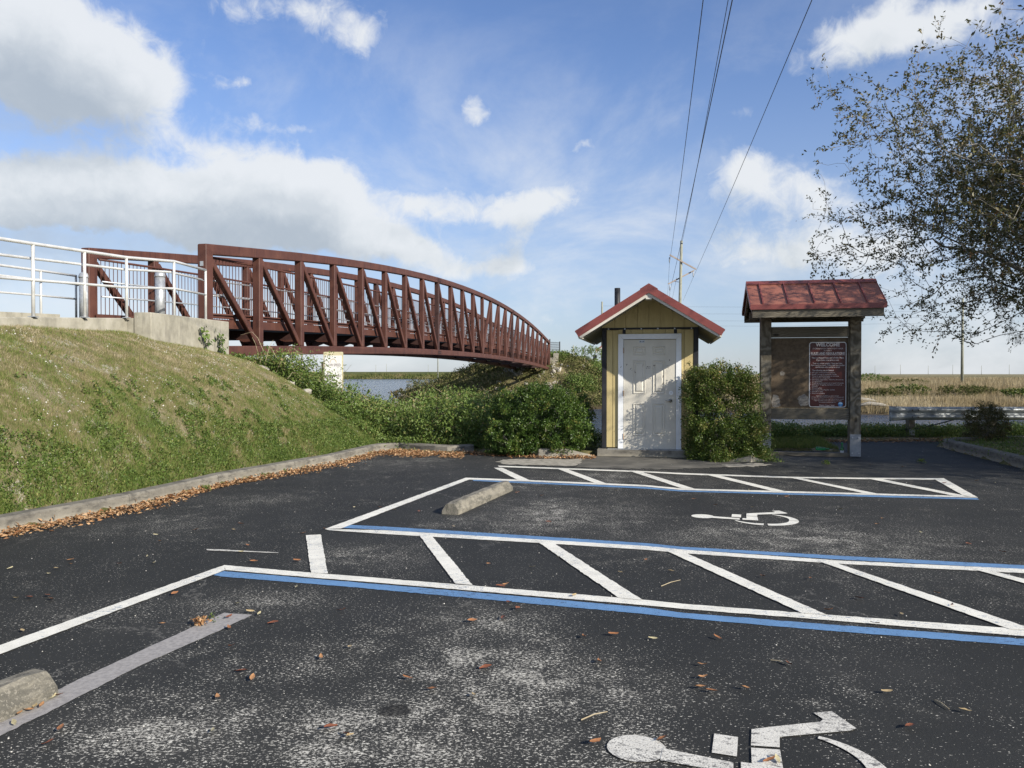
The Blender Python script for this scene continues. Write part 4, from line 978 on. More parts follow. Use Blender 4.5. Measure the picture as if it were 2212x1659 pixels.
MB().prism([(-.564, .125), (-.470, .125), (-.470, 2.132), (-.564, 2.226)], -.045, -.010, 'y').build('door_frame', FW, sh)
MB().prism([(.564, .085), (.470, .085), (.470, 2.132), (.564, 2.226)], -.045, -.010, 'y').build('door_frame', FW, sh)
MB().prism([(-.562, 2.227), (-.469, 2.134), (.469, 2.134), (.562, 2.227)], -.045, -.010, 'y').build('door_frame', FW, sh)
door = MB().box((0, -.018, 1.13), (.930, .03, 1.985)).build('door', M['door_white'], sh)
def panel(cx, z0, z1, wd=.22):
    a, b_ = cx - wd / 2, cx + wd / 2; yb = -.0335; V = []; Fc = []
    rings = [(0, 0.0), (.008, -.012), (.018, -.010), (.030, -.0005), (.036, -.0005), (.060, -.016)]
    for (ins, dy_) in rings: V += [(a + ins, yb + dy_, z0 + ins), (b_ - ins, yb + dy_, z0 + ins), (b_ - ins, yb + dy_, z1 - ins), (a + ins, yb + dy_, z1 - ins)]
    for r0 in range(len(rings) - 1):
        for k in range(4): Fc.append((r0 * 4 + k, r0 * 4 + (k + 1) % 4, r0 * 4 + 4 + (k + 1) % 4, r0 * 4 + 4 + k))
    Fc.append(tuple((len(rings) - 1) * 4 + k for k in range(4)))
    MB().add(V, Fc).build('door_panel', M['door_white'], door)
for cx in (-.184, .167):
    panel(cx, 1.842, 2.005); panel(cx, 1.14, 1.743); panel(cx, .378, .966)
m = MB(); m.tube((.372, -.035, 1.02), (.372, -.05, 1.02), .032, n=16); m.tube((.372, -.05, 1.02), (.372, -.085, 1.02), .011, n=8); m.path([(.378, -.085, 1.02), (.33, -.088, 1.022), (.285, -.085, 1.017)], [.013, .011, .009], 8)
m.build('door_handle', M['silver'], door, True)
MB().tube((.384, -.033, 1.16), (.384, -.043, 1.16), .038, n=20).build('lock_plate', FW, door)
m = MB(); m.tube((.384, -.042, 1.172), (.384, -.047, 1.172), .008, n=8); m.tube((.384, -.042, 1.15), (.384, -.047, 1.15), .006, n=8); m.build('lock_cylinder', M['silver'], door)
MB().box((-.137, -.037, 2.09), (.095, .008, .05)).build('latch_plate', M['galv'], door)
m = MB(); m.tube((-.160, -.04, 2.09), (-.160, -.045, 2.09), .009, n=8); m.tube((-.114, -.04, 2.09), (-.114, -.045, 2.09), .009, n=8); m.build('latch_bolt', M['pipe_black'], door)
for z in (1.93, 1.15, .36):
    MB().tube((-.466, -.048, z - .05), (-.466, -.048, z + .05), .008, n=8).build('hinge', M['rust_spot'], door)
# scuffed paint on the door
rs = random.Random(3)
for (zx, zy) in [(585, 820), (625, 865), (685, 845), (722, 835), (765, 850), (783, 850), (825, 838), (930, 838), (957, 780), (785, 940), (897, 925), (898, 990), (824, 1003), (660, 885), (940, 845), (1015, 960), (538, 847)]:
    x = (zx - 783) * .0021; z = 3.402 - .0021 * zy; yy = -.0447 if not (-.06 < x < .05 or x < -.31 or .28 < x < .47) else -.0350
    if abs(x) > .47: yy = -.0458
    m = MB()
    for k in range(rs.randrange(4, 8)):
        cx, cz, s_ = x + rs.uniform(-.016, .016), z + rs.uniform(-.022, .022), rs.uniform(.003, .0085); a0 = rs.random() * 6
        m.add([(cx + s_ * rs.uniform(.5, 1.4) * math.cos(a0 + q), yy, cz + s_ * rs.uniform(.5, 1.4) * math.sin(a0 + q)) for q in (0, 1.3, 2.4, 3.7, 5)], [(0, 1, 2, 3, 4)])
    m.build('scuff_mark', M['scuff'], door)
# roof
RY0, RY1 = -.85, DEP + .42; ex, ez, az_ = 1.262, 2.25, 3.03
sl = (az_ - ez) / ex
for s_ in (-1, 1):
    MB().prism([(0, az_ - .003), (s_ * ex, ez - .003), (s_ * ex, ez - .025), (0, az_ - .025)], RY0 + .012, RY1 - .012, 'y').build('roof_sheet', M['red_roof'], sh)
    MB().prism([(s_ * .0, az_ - .14), (s_ * (ex - .08), ez - .14 + .08 * sl), (s_ * (ex - .08), ez - .115 + .08 * sl), (s_ * .0, az_ - .115)], RY0 + .06, RY1 - .06, 'y').build('soffit', M['soffit'], sh)
    for y0, y1 in ((RY0, RY0 + .03), (RY1 - .03, RY1)):
        MB().prism([(0, az_ + .004), (s_ * (ex + .006), ez + .000), (s_ * (ex - .06), ez - .105), (0, az_ - .138)], y0, y1, 'y').build('gable_trim', M['red_metal'], sh)
    for y0, y1 in ((RY0 + .031, RY0 + .055), (RY1 - .055, RY1 - .031)):
        MB().prism([(0, az_ - .10), (s_ * (ex - .06), ez - .10 + .02), (s_ * (ex - .10), ez - .155 + .03), (0, az_ - .19)], y0, y1, 'y').build('barge_board', M['trim_white'], sh)
    MB().prism([(s_ * (ex - .05), ez - .015), (s_ * (ex - .02), ez - .02), (s_ * (ex - .055), ez - .13), (s_ * (ex - .085), ez - .11)], RY0 + .056, RY1 - .056, 'y').build('eave_board', M['trim_white'], sh)
    y = .1
    while y < DEP: 
        MB().prism([(s_ * .02, az_ + .000), (s_ * ex, ez + .002), (s_ * ex, ez + .026), (s_ * .02, az_ + .024)], y - .012, y + .012, 'y').build('roof_seam', M['red_metal'], sh); y += .42
    MB().prism([(0, az_ + .028), (s_ * .15, az_ + .028 - .15 * sl), (s_ * .15, az_ + .006 - .15 * sl), (0, az_ + .008)], RY0 + .05, RY1 - .02, 'y').build('ridge_cap', M['red_metal'], sh)
MB().box((0, RY0 + .15, az_ - .22), (.10, .22, .05)).build('ridge_beam', M['trim_white'], sh)
MB().lathe([(.055, 2.4), (.055, 3.14), (.047, 3.14), (.047, 3.0)], (-.62, .62, 0), 20).build('vent_pipe', M['pipe_black'], sh, True)
MB().box((-.02, .02, .068), (1.83, .42, .13), bev=.008).build('sill', M['kerb'], sh)
MB().box((0, -.10, .137), (1.5, .16, .012)).build('threshold', M['plate'], sh)

# ------------------------------------------------------------------ information kiosk
ki = empty('kiosk', (5.46, 14.22, 0), TH, 'roofed timber notice board with a brown rules sign', 'notice board')
for x in (-.775, .775):
    MB().box((x, 0, 1.39), (.19, .19, 2.76), bev=.008).build('post', M['wood_v'], ki)
    MB().box((x, -.100, .21), (.185, .010, .40)).build('base_plate', M['plate'], ki)
    m = MB()
    for bx in (-.055, .055):
        for bz in (.07, .35): m.tube((x + bx, -.105, bz), (x + bx, -.125, bz), .014, n=6)
    m.build('plate_bolt', M['galv'], ki)
MB().box((0, -.02, 2.27), (1.355, .09, .195), bev=.006).build('crossbeam', M['wood_h'], ki)
MB().box((0, -.02, .77), (1.355, .09, .20), bev=.006).build('crossbeam', M['wood_h'], ki)
MB().box((0, .0, 1.522), (1.353, .025, 1.29)).build('backboard', M['board'], ki)
MB().box((.665, -.045, 1.522), (.022, .05, 1.29)).build('board_batten', M['wood_v'], ki)
rs = random.Random(8)
for (cx, cz, r0) in ((-.61, 1.0, .12), (-.10, 1.01, .105), (-.48, 1.51, .045)):
    pts = [(cx + r0 * (1 + rs.uniform(-.3, .2)) * math.cos(k * .35) * (.55 if cx < -.6 and math.cos(k * .35) < 0 else 1), cz + r0 * 1.0 * (1 + rs.uniform(-.25, .25)) * math.sin(k * .35)) for k in range(18)]
    pts = [(max(a, -.673), max(b_, .885)) for a, b_ in pts]
    MB().prism(pts, -.0165, -.0127, 'y').build('peeled_patch', M['peel'], ki)
# gable roof with standing seams
Y0, ze, zr = .75, 2.725, 3.195; RXL = 1.115
for s_ in (-1, 1):
    MB().prism([(0, zr), (s_ * Y0, ze), (s_ * Y0, ze - .03), (0, zr - .03)], -RXL, RXL, 'x').build('roof_sheet', M['red_roof'], ki)
    MB().prism([(0, zr - .034), (s_ * (Y0 - .03), ze - .034 + .02), (s_ * (Y0 - .03), ze - .06), (0, zr - .08)], -RXL + .04, RXL - .04, 'x').build('roof_deck', M['wood_h'], ki)
    for k in range(6):
        x = -RXL + .21 + k * .43
        if x > RXL - .03: continue
        MB().prism([(s_ * .03, zr - .018), (s_ * Y0, ze), (s_ * Y0, ze + .032), (s_ * .03, zr + .014)], x - .011, x + .011, 'x').build('roof_seam', M['red_metal'], ki)
    MB().box((0, s_ * (Y0 + .004), ze - .045), (2 * RXL + .01, .016, .088)).build('drip_edge', M['red_metal'], ki)
    MB().box((0, s_ * (Y0 - .045), ze - .155), (2 * RXL - .06, .04, .145)).build('fascia_board', M['wood_h'], ki)
    MB().prism([(0, zr + .03), (s_ * .095, zr - .03), (s_ * .095, zr - .048), (0, zr + .012)], -RXL - .012, RXL + .012, 'x').build('ridge_cap', M['red_metal'], ki)
for x in (-RXL, RXL):
    sg = 1 if x > 0 else -1
    for s_ in (-1, 1):
        MB().prism([(0, zr + .006), (s_ * (Y0 + .01), ze + .006), (s_ * (Y0 + .01), ze - .075), (0, zr - .08)], min(x, x + sg * .014), max(x, x + sg * .014), 'x').build('gable_trim', M['red_metal'], ki)
        MB().prism([(0, zr - .085), (s_ * (Y0 - .06), ze - .065), (s_ * (Y0 - .06), ze - .19), (0, zr - .24)], min(x - sg * .06, x - sg * .025), max(x - sg * .06, x - sg * .025), 'x').build('gable_board', M['wood_h'], ki)
for y in (-.35, .35): MB().box((0, y, 2.60), (2.05, .09, .14)).build('roof_plate', M['wood_h'], ki)
for x in (-.775, .775): MB().box((x + (.12 if x < 0 else -.12), 0, 2.60), (.05, 1.35, .18)).build('cross_bracket', M['wood_h'], ki)
MB().box((0, 0, .03), (1.38, .14, .06)).build('bottom_sill', M['wood_h'], ki)
# sign
sx0, sx1, sz0, sz1 = -.008, .632, .893, 2.084
def rrect(x0, x1, z0, z1, r, n=5):
    pts = []
    for (cx, cz, a0) in ((x1 - r, z1 - r, 0), (x0 + r, z1 - r, 90), (x0 + r, z0 + r, 180), (x1 - r, z0 + r, 270)):
        for k in range(n + 1): pts.append((cx + r * math.cos(R(a0 + 90 * k / n)), cz + r * math.sin(R(a0 + 90 * k / n))))
    return pts
sg_ = MB().prism(rrect(sx0, sx1, sz0, sz1, .045), -.0200, -.0130, 'y').build('rules_sign', M['sign_white'], ki, label='brown sign with white lettering and border')
MB().prism(rrect(sx0 + .012, sx1 - .012, sz0 + .012, sz1 - .012, .036), -.0214, -.0201, 'y').build('sign_face', M['sign_brown'], sg_)
def text(body, size, x, y, z, mat, parent, name='lettering', align='CENTER', xs_=1.0, lab=None, face=-1, fit=None, bold=.0):
    cu = bpy.data.curves.new(name, 'FONT'); cu.body = body; cu.size = size; cu.align_x = align; cu.align_y = 'CENTER'; cu.extrude = .0003; cu.offset = bold; cu.resolution_u = 3
    tmp = bpy.data.objects.new(name, cu); col.objects.link(tmp); bpy.context.view_layer.update()
    me = bpy.data.meshes.new_from_object(tmp.evaluated_get(bpy.context.evaluated_depsgraph_get())); bpy.data.objects.remove(tmp); me.name = name
    me.materials.clear(); me.materials.append(mat)
    if fit:
        xsv = [v.co.x for v in me.vertices]; wd = max(xsv) - min(xsv); xs_ = fit / wd
    o = link(name, me, parent, loc=(x, y, z), rot=(R(90), 0, 0)); o.scale = (xs_, 1, 1); return o
scx = (sx0 + sx1) / 2; k_ = 1.19 / (1555 - 100); YT = -.0222
def zrow(py): return sz1 - (py - 100) * k_
TX = M['sign_text']
text('WELCOME', .085, scx, YT, zrow(163), TX, sg_, fit=.415, bold=.0035)
text('STORMWATER TREATMENT AREA', .037, scx, YT, zrow(248), TX, sg_, fit=.525)
text('3/4 EAST', .034, scx, YT, zrow(294), TX, sg_, fit=.135)
text('RULES AND REGULATIONS', .055, scx, YT, zrow(355), TX, sg_, fit=.585, bold=.002)
MB().box((scx, YT, zrow(388)), (.585, .001, .006)).build('underline', TX, sg_)
for (s_, py, wd) in (('This is a Natural Area and a Public Place.', 452, .555), ('If you bring it in, bring it out.', 505, .39)): text(s_, .040, scx, YT, zrow(py), TX, sg_, fit=wd, bold=.0008)
for (s_, py, wd) in (("Trash cans are not provided.  Please don't litter.", 576, .515), ('Open sunrise to sunset, Fridays, Saturdays, Sundays', 617, .575), ('and Mondays unless posted as closed', 661, .42)): text(s_, .034, scx, YT, zrow(py), TX, sg_, fit=wd, bold=.0004)
def left(s_, py, px0, px1, size=.032, b_=.0):
    xa = sx0 + (px0 - 75) * k_ * 1.0; xb_ = sx0 + (px1 - 75) * k_
    text(s_, size, (xa + xb_) / 2, YT, zrow(py), TX, sg_, fit=xb_ - xa, bold=b_)
left('The following are prohibited:', 733, 140, 598, .036, .0006)
for (s_, py, x1, bl) in (('All types of motorized vehicles', 783, 622, 1), ('Boats, except in external canals', 823, 650, 1), ('Tying or anchoring boats to culverts,', 861, 705, 1), ('structures or equipment', 898, 518, 0), ('Damaging vegetation, culverts, structures', 939, 795, 1),
                          ('or equipment', 975, 350, 0), ('Wading inside marsh or in external canals', 1015, 803, 1), ('Fishing or frogging anywhere posted as', 1055, 765, 1), ('Closed', 1090, 250, 0), ('Cleaning fish', 1128, 345, 1), ('Harming or feeding the wildlife', 1167, 620, 1), ('Horses or pets', 1206, 368, 1), ('Fires or camping', 1246, 405, 1)):
    left(s_, py, 138, x1, .030)
    if bl: MB().tube((sx0 + 32 * k_, YT + .001, zrow(py - 4)), (sx0 + 32 * k_, YT, zrow(py - 4)), .005, n=8).build('bullet', TX, sg_)
for (s_, py, wd) in (('Florida Fish and Wildlife Conservation Commission', 1300, .39), ('and Chapter 40E-7, Florida Administrative Code rules and regulations apply.', 1328, .57), ('To report rule violations or suspicious behavior contact', 1372, .56), ('1-800-432-2045 or Security at extension 6445', 1410, .47), ('For all Emergencies call 911', 1446, .29)): text(s_, .024, scx, YT, zrow(py), TX, sg_, fit=wd)
text('Enjoy Your Visit', .036, scx - .01, YT, zrow(1513), TX, sg_, fit=.26, bold=.0004)
lx, lz = sx0 + (738 - 75) * k_, zrow(1487)
MB().tube((lx, YT + .001, lz), (lx, YT - .0003, lz), .043, n=24).build('round_seal', M['logo_blue'], sg_)
MB().prism([(lx + .034 * math.cos(R(a)), lz + .004 + .030 * math.sin(R(a))) for a in range(0, 181, 15)], YT - .0016, YT - .0006, 'y').build('seal_band', M['logo_light'], sg_)
MB().prism([(lx + .006, lz - .008), (lx + .018, lz - .022), (lx - .006, lz - .018)], YT - .0016, YT - .0006, 'y').build('seal_band', M['logo_light'], sg_)

# bottles
def bottle(loc, rot, label, lab=True):
    root = empty('glass_bottle', loc, 0, label, 'bottle', 'green glass bottles at the notice board'); root.rotation_euler = rot
    MB().lathe([(.030, 0), (.031, .006), (.031, .125), (.024, .155), (.0135, .18), (.0125, .225), (.0145, .228), (.0145, .24)], n=16).build('bottle_glass', M['glass'], root, True)
    if lab: MB().lathe([(.0316, .03), (.0316, .095)], n=16).build('paper_label', M['label'], root, True)
bottle((*G(1819, 984), .0), (0, 0, .3), 'green glass bottle standing at the right post of the notice board')
bx, by = G(1762, 971, .08); bottle((bx, by, .1), (R(90), R(8), R(72)), 'green glass bottle lying in the grass behind the notice board', False)

# ------------------------------------------------------------------ guardrail
gr = empty('guardrail', (8.85, 18.2, 0), 0, 'galvanised steel crash barrier in front of the canal at right', 'guardrail')
prof = [(0, .0), (-.015, .018), (-.075, .045), (-.083, .075), (-.075, .105), (-.012, .135), (-.006, .155), (-.012, .175), (-.075, .205), (-.083, .235), (-.075, .265), (-.015, .292), (0, .31)]
def beam(xa, xb_, name):
    n = max(1, int((xb_ - xa) / .5)); V = []; q = len(prof)
    for j in range(n + 1):
        for (dy_, dz_) in prof: V.append((xa + (xb_ - xa) * j / n, dy_, .42 + dz_))
    for j in range(n + 1):
        for (dy_, dz_) in prof: V.append((xa + (xb_ - xa) * j / n, dy_ + .006, .42 + dz_))
    m_ = (n + 1) * q; Fc = []
    for j in range(n):
        for i in range(q - 1):
            Fc.append((j * q + i, j * q + i + 1, (j + 1) * q + i + 1, (j + 1) * q + i)); Fc.append((m_ + j * q + i, m_ + (j + 1) * q + i, m_ + (j + 1) * q + i + 1, m_ + j * q + i + 1))
        Fc.append((j * q, (j + 1) * q, m_ + (j + 1) * q, m_ + j * q)); Fc.append((j * q + q - 1, m_ + j * q + q - 1, m_ + (j + 1) * q + q - 1, (j + 1) * q + q - 1))
    MB().add(V, Fc).build(name, M['guard_steel'], gr, True)
beam(.42, 4.2, 'rail_beam'); beam(4.205, 8.2, 'rail_beam')
V = []; Fc = []; q = 12    # flattened rounded terminal
for j in range(9):
    u = j / 8; x = .46 - .46 * u
    for i, (dy_, dz_) in enumerate(prof): V.append((x, dy_ * (1 - u) ** .8 - .055 * u ** 1.0 + (.05 * max(0, u - .7)), .42 - .02 * u + dz_ * (1 + .12 * u)))
for j in range(8):
    for i in range(q): Fc.append((j * 13 + i, j * 13 + i + 1, (j + 1) * 13 + i + 1, (j + 1) * 13 + i))
o = MB().add(V, Fc).build('rail_terminal', M['guard_steel'], gr, True); so = o.modifiers.new('solid', 'SOLIDIFY'); so.thickness = .008
for x in (.56, 2.47, 4.38, 6.29, 8.1):
    MB().box((x, .09, .30), (.14, .17, .75), bev=.006).build('guard_post', M['wood_v'], gr)
m = MB()
for x in (.52, .66):
    for z in (.495, .655): m.tube((x, -.083, z), (x, -.10, z), .014, n=6)
m.build('rail_bolt', M['steel_dark'], gr)
MB().box((.56, -.002, .13), (.13, .012, .14)).build('anchor_plate', M['galv'], gr)
MB().path([(.30, .09, .17), (.9, .1, .24), (1.9, .1, .50)], .013, 6).build('anchor_cable', M['wire'], gr)

# ------------------------------------------------------------------ slow speed sign
sl_ = empty('channel_sign', (-4.43, 19.2, 0), -R(3), 'white SLOW SPEED boating sign half hidden by weeds below the bridge', 'sign')
MB().prism(rrect(-.245, .245, .75, 2.05, .03), .0, .02, 'y').build('sign_board', M['sign_cream'], sl_)
MB().box((-.0, -.004, 1.35), (.43, .006, 1.22)).build('sign_face', M['sign_white'], sl_)
MB().box((-.27, .06, .6), (.06, .1, 2.4)).build('post', M['bark'], sl_); MB().box((.1, .06, .6), (.06, .1, 2.4)).build('post', M['bark'], sl_)
text('SLOW SPEED', .095, .0, -.0075, 1.72, M['dark_text'], sl_, fit=.38, bold=.001)
text('MINIMUM WAKE', .085, .0, -.0075, 1.45, M['dark_text'], sl_, fit=.38, bold=.001)
V = []; n = 16
for k in range(n + 1):
    a = math.pi * k / n; V += [(.085 * math.cos(a), -.0074, 1.78 + .105 * math.sin(a)), (.067 * math.cos(a), -.0074, 1.78 + .082 * math.sin(a))]
MB().add(V, [(2 * k, 2 * k + 2, 2 * k + 3, 2 * k + 1) for k in range(n)]).build('sign_symbol', M['arc_tan'], sl_)

# ------------------------------------------------------------------ shrubs
def shrub(loc, rx, ry, h, n, L, mat, name, label, density=1.0, seed=0, low=.1, stems=9, twig=M['twig'], nb=40, box=2.3):
    """leaves gathered in sprays on branchlets that fill an uneven dome"""
    g_ = np.random.default_rng(seed); root = empty(name, loc, 0, label, 'shrub')
    # sprays
    K = nb * 16; q = np.column_stack([g_.uniform(-1, 1, K * 6), g_.uniform(-1, 1, K * 6), g_.uniform(0, 1, K * 6)])
    nr = (np.abs(q[:, 0]) ** box + np.abs(q[:, 1]) ** box + np.abs(np.where(q[:, 2] > .45, (q[:, 2] - .45) / .55, (.45 - q[:, 2]) * 1.35)) ** box) ** (1 / box)
    lump = .80 + .42 * vnoise(q[:, 0] * 2.2 + q[:, 2] * 3, q[:, 1] * 2.2 - q[:, 2], 1.0, seed + 50)
    k_in = (nr < lump) & (g_.random(len(nr)) < np.clip((nr / lump) ** 2.2 + .12, 0, 1)); q = q[k_in][:K]; nr = nr[k_in][:K]; rad = nr
    C = np.stack([q[:, 0] * rx, q[:, 1] * ry, q[:, 2] * h], 1); C[:, 2] = np.maximum(C[:, 2], .05 * h)
    d = unit(np.stack([q[:, 0], q[:, 1], (q[:, 2] - .4) * 1.5], 1))
    m_ = len(C); per = n // m_
    sd = unit(d + g_.normal(size=d.shape) * .5 + np.array([0, 0, .35]))
    u = g_.random((m_, per)); P = C[:, None] + sd[:, None] * (u[..., None] - .3) * .13 * h + g_.normal(size=(m_, per, 3)) * .022 * h
    D = sd[:, None] * .8 + g_.normal(size=(m_, per, 3)) * .8
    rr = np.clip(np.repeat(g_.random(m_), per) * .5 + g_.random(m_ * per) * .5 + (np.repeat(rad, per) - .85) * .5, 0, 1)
    P = P.reshape(-1, 3); P[:, 2] = np.maximum(P[:, 2], .02)
    sv = globals()['rng']; globals()['rng'] = g_
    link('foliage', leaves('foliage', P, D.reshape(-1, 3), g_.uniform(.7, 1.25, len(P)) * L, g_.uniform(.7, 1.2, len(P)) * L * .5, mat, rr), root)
    globals()['rng'] = sv
    m = MB(); rs_ = random.Random(seed)
    for k in range(stems):
        a = rs_.random() * 6.28; e = C[rs_.randrange(m_)]
        b0 = Vector((math.cos(a) * .08 * rx, math.sin(a) * .08 * ry, 0)); e = Vector(e) * .85; mid = b0.lerp(e, .5) + Vector((rs_.uniform(-.05, .05), rs_.uniform(-.05, .05), .06)) * h
        m.path([b0, mid, e], [.016 * h + .004, .009 * h, .003], 5)
        for _ in range(5):
            f = Vector(C[rs_.randrange(m_)]) * .95
            if (f - e).length < h * .7: m.path([mid.lerp(e, rs_.random()), f], [.004, .0015], 3)
    m.build('stem', twig, root); return root
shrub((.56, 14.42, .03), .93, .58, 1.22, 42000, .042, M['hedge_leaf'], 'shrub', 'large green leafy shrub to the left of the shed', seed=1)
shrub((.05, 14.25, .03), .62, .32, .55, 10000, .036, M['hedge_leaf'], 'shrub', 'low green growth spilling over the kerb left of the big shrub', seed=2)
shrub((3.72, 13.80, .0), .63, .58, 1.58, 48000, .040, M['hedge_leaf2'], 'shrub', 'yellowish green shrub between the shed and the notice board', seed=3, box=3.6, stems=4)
shrub((10.0, 16.3, .10), .40, .36, .78, 13000, .030, M['oak_leaf'], 'shrub', 'small dark shrub in front of the guardrail', seed=4, stems=14)

# ------------------------------------------------------------------ bank weeds
def weeds(name, label, n_clump, region, hf, per=34, leafL=.05, mat=None, stems=True, seed=0, flowers=0, spread=.13):
    g_ = np.random.default_rng(seed); P = region(n_clump, g_); n = len(P); h = hf(P, g_)
    base = on_ground(P, 0)
    lean = g_.normal(size=(n, 3)) * .22; lean[:, 2] = 0
    u = g_.random((n, per)) ** .7
    Q = base[:, None] + (np.array([0, 0, 1.0]) + lean[:, None]) * (u * h[:, None])[..., None] + g_.normal(size=(n, per, 3)) * (spread * (1 - u * .5))[..., None] * np.array([1, 1, .4])
    D = g_.normal(size=(n, per, 3)) + np.array([0, 0, .15])
    Q = Q.reshape(-1, 3); D = D.reshape(-1, 3); tt = np.maximum(terrain(Q[:, 0], Q[:, 1]) + .01, WL); Q[:, 2] = np.maximum(Q[:, 2], tt)
    rr = np.clip(np.repeat(g_.random(n), per) * .55 + g_.random(len(Q)) * .45 + (u.ravel() - .5) * .15, 0, 1)
    sv = globals()['rng']; globals()['rng'] = g_
    o = link(name, leaves(name, Q, D, g_.uniform(.6, 1.3, len(Q)) * leafL, g_.uniform(.35, .7, len(Q)) * leafL, mat or M['weed_leaf'], rr), label=label, cat='weeds', kind='stuff')
    globals()['rng'] = sv
    return base, h
def reg(x0, x1, ylo, yhi):
    def f(n, g_):
        x = g_.uniform(x0, x1, n); return np.stack([x, np.interp(x, *ylo) + g_.random(n) * (np.interp(x, *yhi) - np.interp(x, *ylo))], 1)
    return f
lo = ([-6.2, -5.5, -4.6, -3.4, -2.5, -1.2, .2], [17.2, 16.9, 16.4, 15.75, 15.45, 14.9, 15.0]); hi = ([-6.2, -5, -2.5, 0, 2], [19.2, 19.8, 20.3, 20.2, 20])
def tangle_h(P, g):
    px = 1106 + F * P[:, 0] / P[:, 1]; yt = np.interp(px, [480, 520, 560, 600, 640, 680, 692, 738, 765, 800, 850, 900, 925, 960, 1000, 1040, 1075, 1120], [752, 768, 774, 755, 742, 748, 800, 822, 850, 858, 868, 872, 850, 836, 832, 850, 862, 850])
    h = 1.5 - (yt - 808) / F * P[:, 1] - terrain(P[:, 0], P[:, 1])
    return np.clip(h, .10, 1.15) * (.40 + .68 * g.random(len(P)) ** 1.1)
weeds('bank_weeds', 'tangle of leafy weeds down the canal bank below the bridge', 2700, reg(-6.2, 1.2, lo, hi), tangle_h, 44, .058, seed=71, spread=.12)
weeds('bank_weeds', 'bright low weeds along the top of the kerb corner', 520, reg(-3.6, -.3, ([-3.6, -2.5, -.3], [15.2, 15.2, 14.9]), ([-3.6, -.3], [15.9, 15.5])), lambda P, g: .08 + .14 * g.random(len(P)), 34, .045, seed=72, spread=.10)
weeds('bank_weeds', 'flowering weeds growing behind the guardrail', 1500, reg(6.3, 15, ([6.3, 15], [18.0, 18.2]), ([6.3, 15], [19.6, 19.9])), lambda P, g: .07 + .20 * g.random(len(P)) + .16 * np.clip(vnoise(P[:, 0], P[:, 1], 1.3, 62) - .3, 0, 1), 36, .048, seed=73)
weeds('bank_weeds', 'weeds on the canal bank seen under the notice board', 520, reg(3.8, 6.6, ([3.8, 6.6], [17.6, 17.6]), ([3.8, 6.6], [19.8, 19.8])), lambda P, g: .08 + .22 * g.random(len(P)) + .12 * np.clip(vnoise(P[:, 0], P[:, 1], 1.3, 63), 0, 1), 36, .048, seed=74)
weeds('bank_weeds', 'weeds and grass round the foot of the right-hand shrub', 190, reg(3.3, 4.6, ([3.3, 4.6], [13.3, 13.15]), ([3.3, 4.6], [13.9, 13.9])), lambda P, g: .06 + .13 * g.random(len(P)), 26, .035, seed=75, spread=.08)
weeds('bank_weeds', 'shady grass and weeds between the shed and the left shrub', 300, reg(.9, 1.7, ([.9, 1.7], [14.6, 14.6]), ([.9, 1.7], [19, 19])), lambda P, g: .15 + .25 * g.random(len(P)), 30, .04, seed=76)
weeds('island_plants', 'sparse ground cover and leaves on the kerbed island', 620, reg(8.3, 14, ([8.3, 9, 14], [12.3, 12.3, 12.3]), ([8.3, 9, 14], [13, 17, 17])), lambda P, g: .02 + .05 * g.random(len(P)), 16, .035, seed=77)
weeds('bank_weeds', 'larger-leaved plants standing out of the bank tangle below the bridge', 150, reg(-5.8, .6, lo, hi), lambda P, g: np.clip(tangle_h(P, g) * 1.12, .2, 1.2), 30, .10, seed=79, spread=.16)
weeds('bank_weeds', 'dry brownish growth mixed into the bank tangle', 420, reg(-6.0, .8, lo, hi), lambda P, g: tangle_h(P, g) * 1.04, 30, .05, mat=M['mid_grass'], seed=80, spread=.12)
# white flowers of the weeds
P = np.concatenate([reg(-5.5, 0, lo, hi)(420, rng), reg(6.5, 14, ([6.5, 14], [18.0, 18.1]), ([6.5, 14], [19.6, 19.8]))(420, rng)]); Q = on_ground(P, 0); Q[:, 2] = np.maximum(Q[:, 2], WL) + rng.uniform(.25, .55, len(Q))
link('weed_flowers', leaves('weed_flowers', Q, rng.normal(size=Q.shape), .022, .02, M['petal']), label='small white flowers among the bank weeds', cat='flowers', kind='stuff')
# grass behind the notice board
gp2 = on_ground(scatter(16000, 4.4, 7.0, 15.0, 18.2, lambda x, y: ~in_poly(x, y, LOT)), -.01)
link('shaded_grass', blades('shaded_grass', gp2, rng.uniform(.04, .13, len(gp2)), rng.uniform(.006, .012, len(gp2)), M['grass'], .7, rng.random(len(gp2)) * .6), label='shaded grass strip behind the notice board', cat='grass', kind='stuff')
gp2 = on_ground(scatter(9000, 8.2, 14.5, 12.2, 17.4, lambda x, y: ~in_poly(x, y, LOT)), -.01)
link('island_grass', blades('island_grass', gp2, rng.uniform(.02, .07, len(gp2)), rng.uniform(.006, .012, len(gp2)), M['grass'], .9, rng.random(len(gp2)) * .8), label='thin grass on the kerbed island at right', cat='grass', kind='stuff')
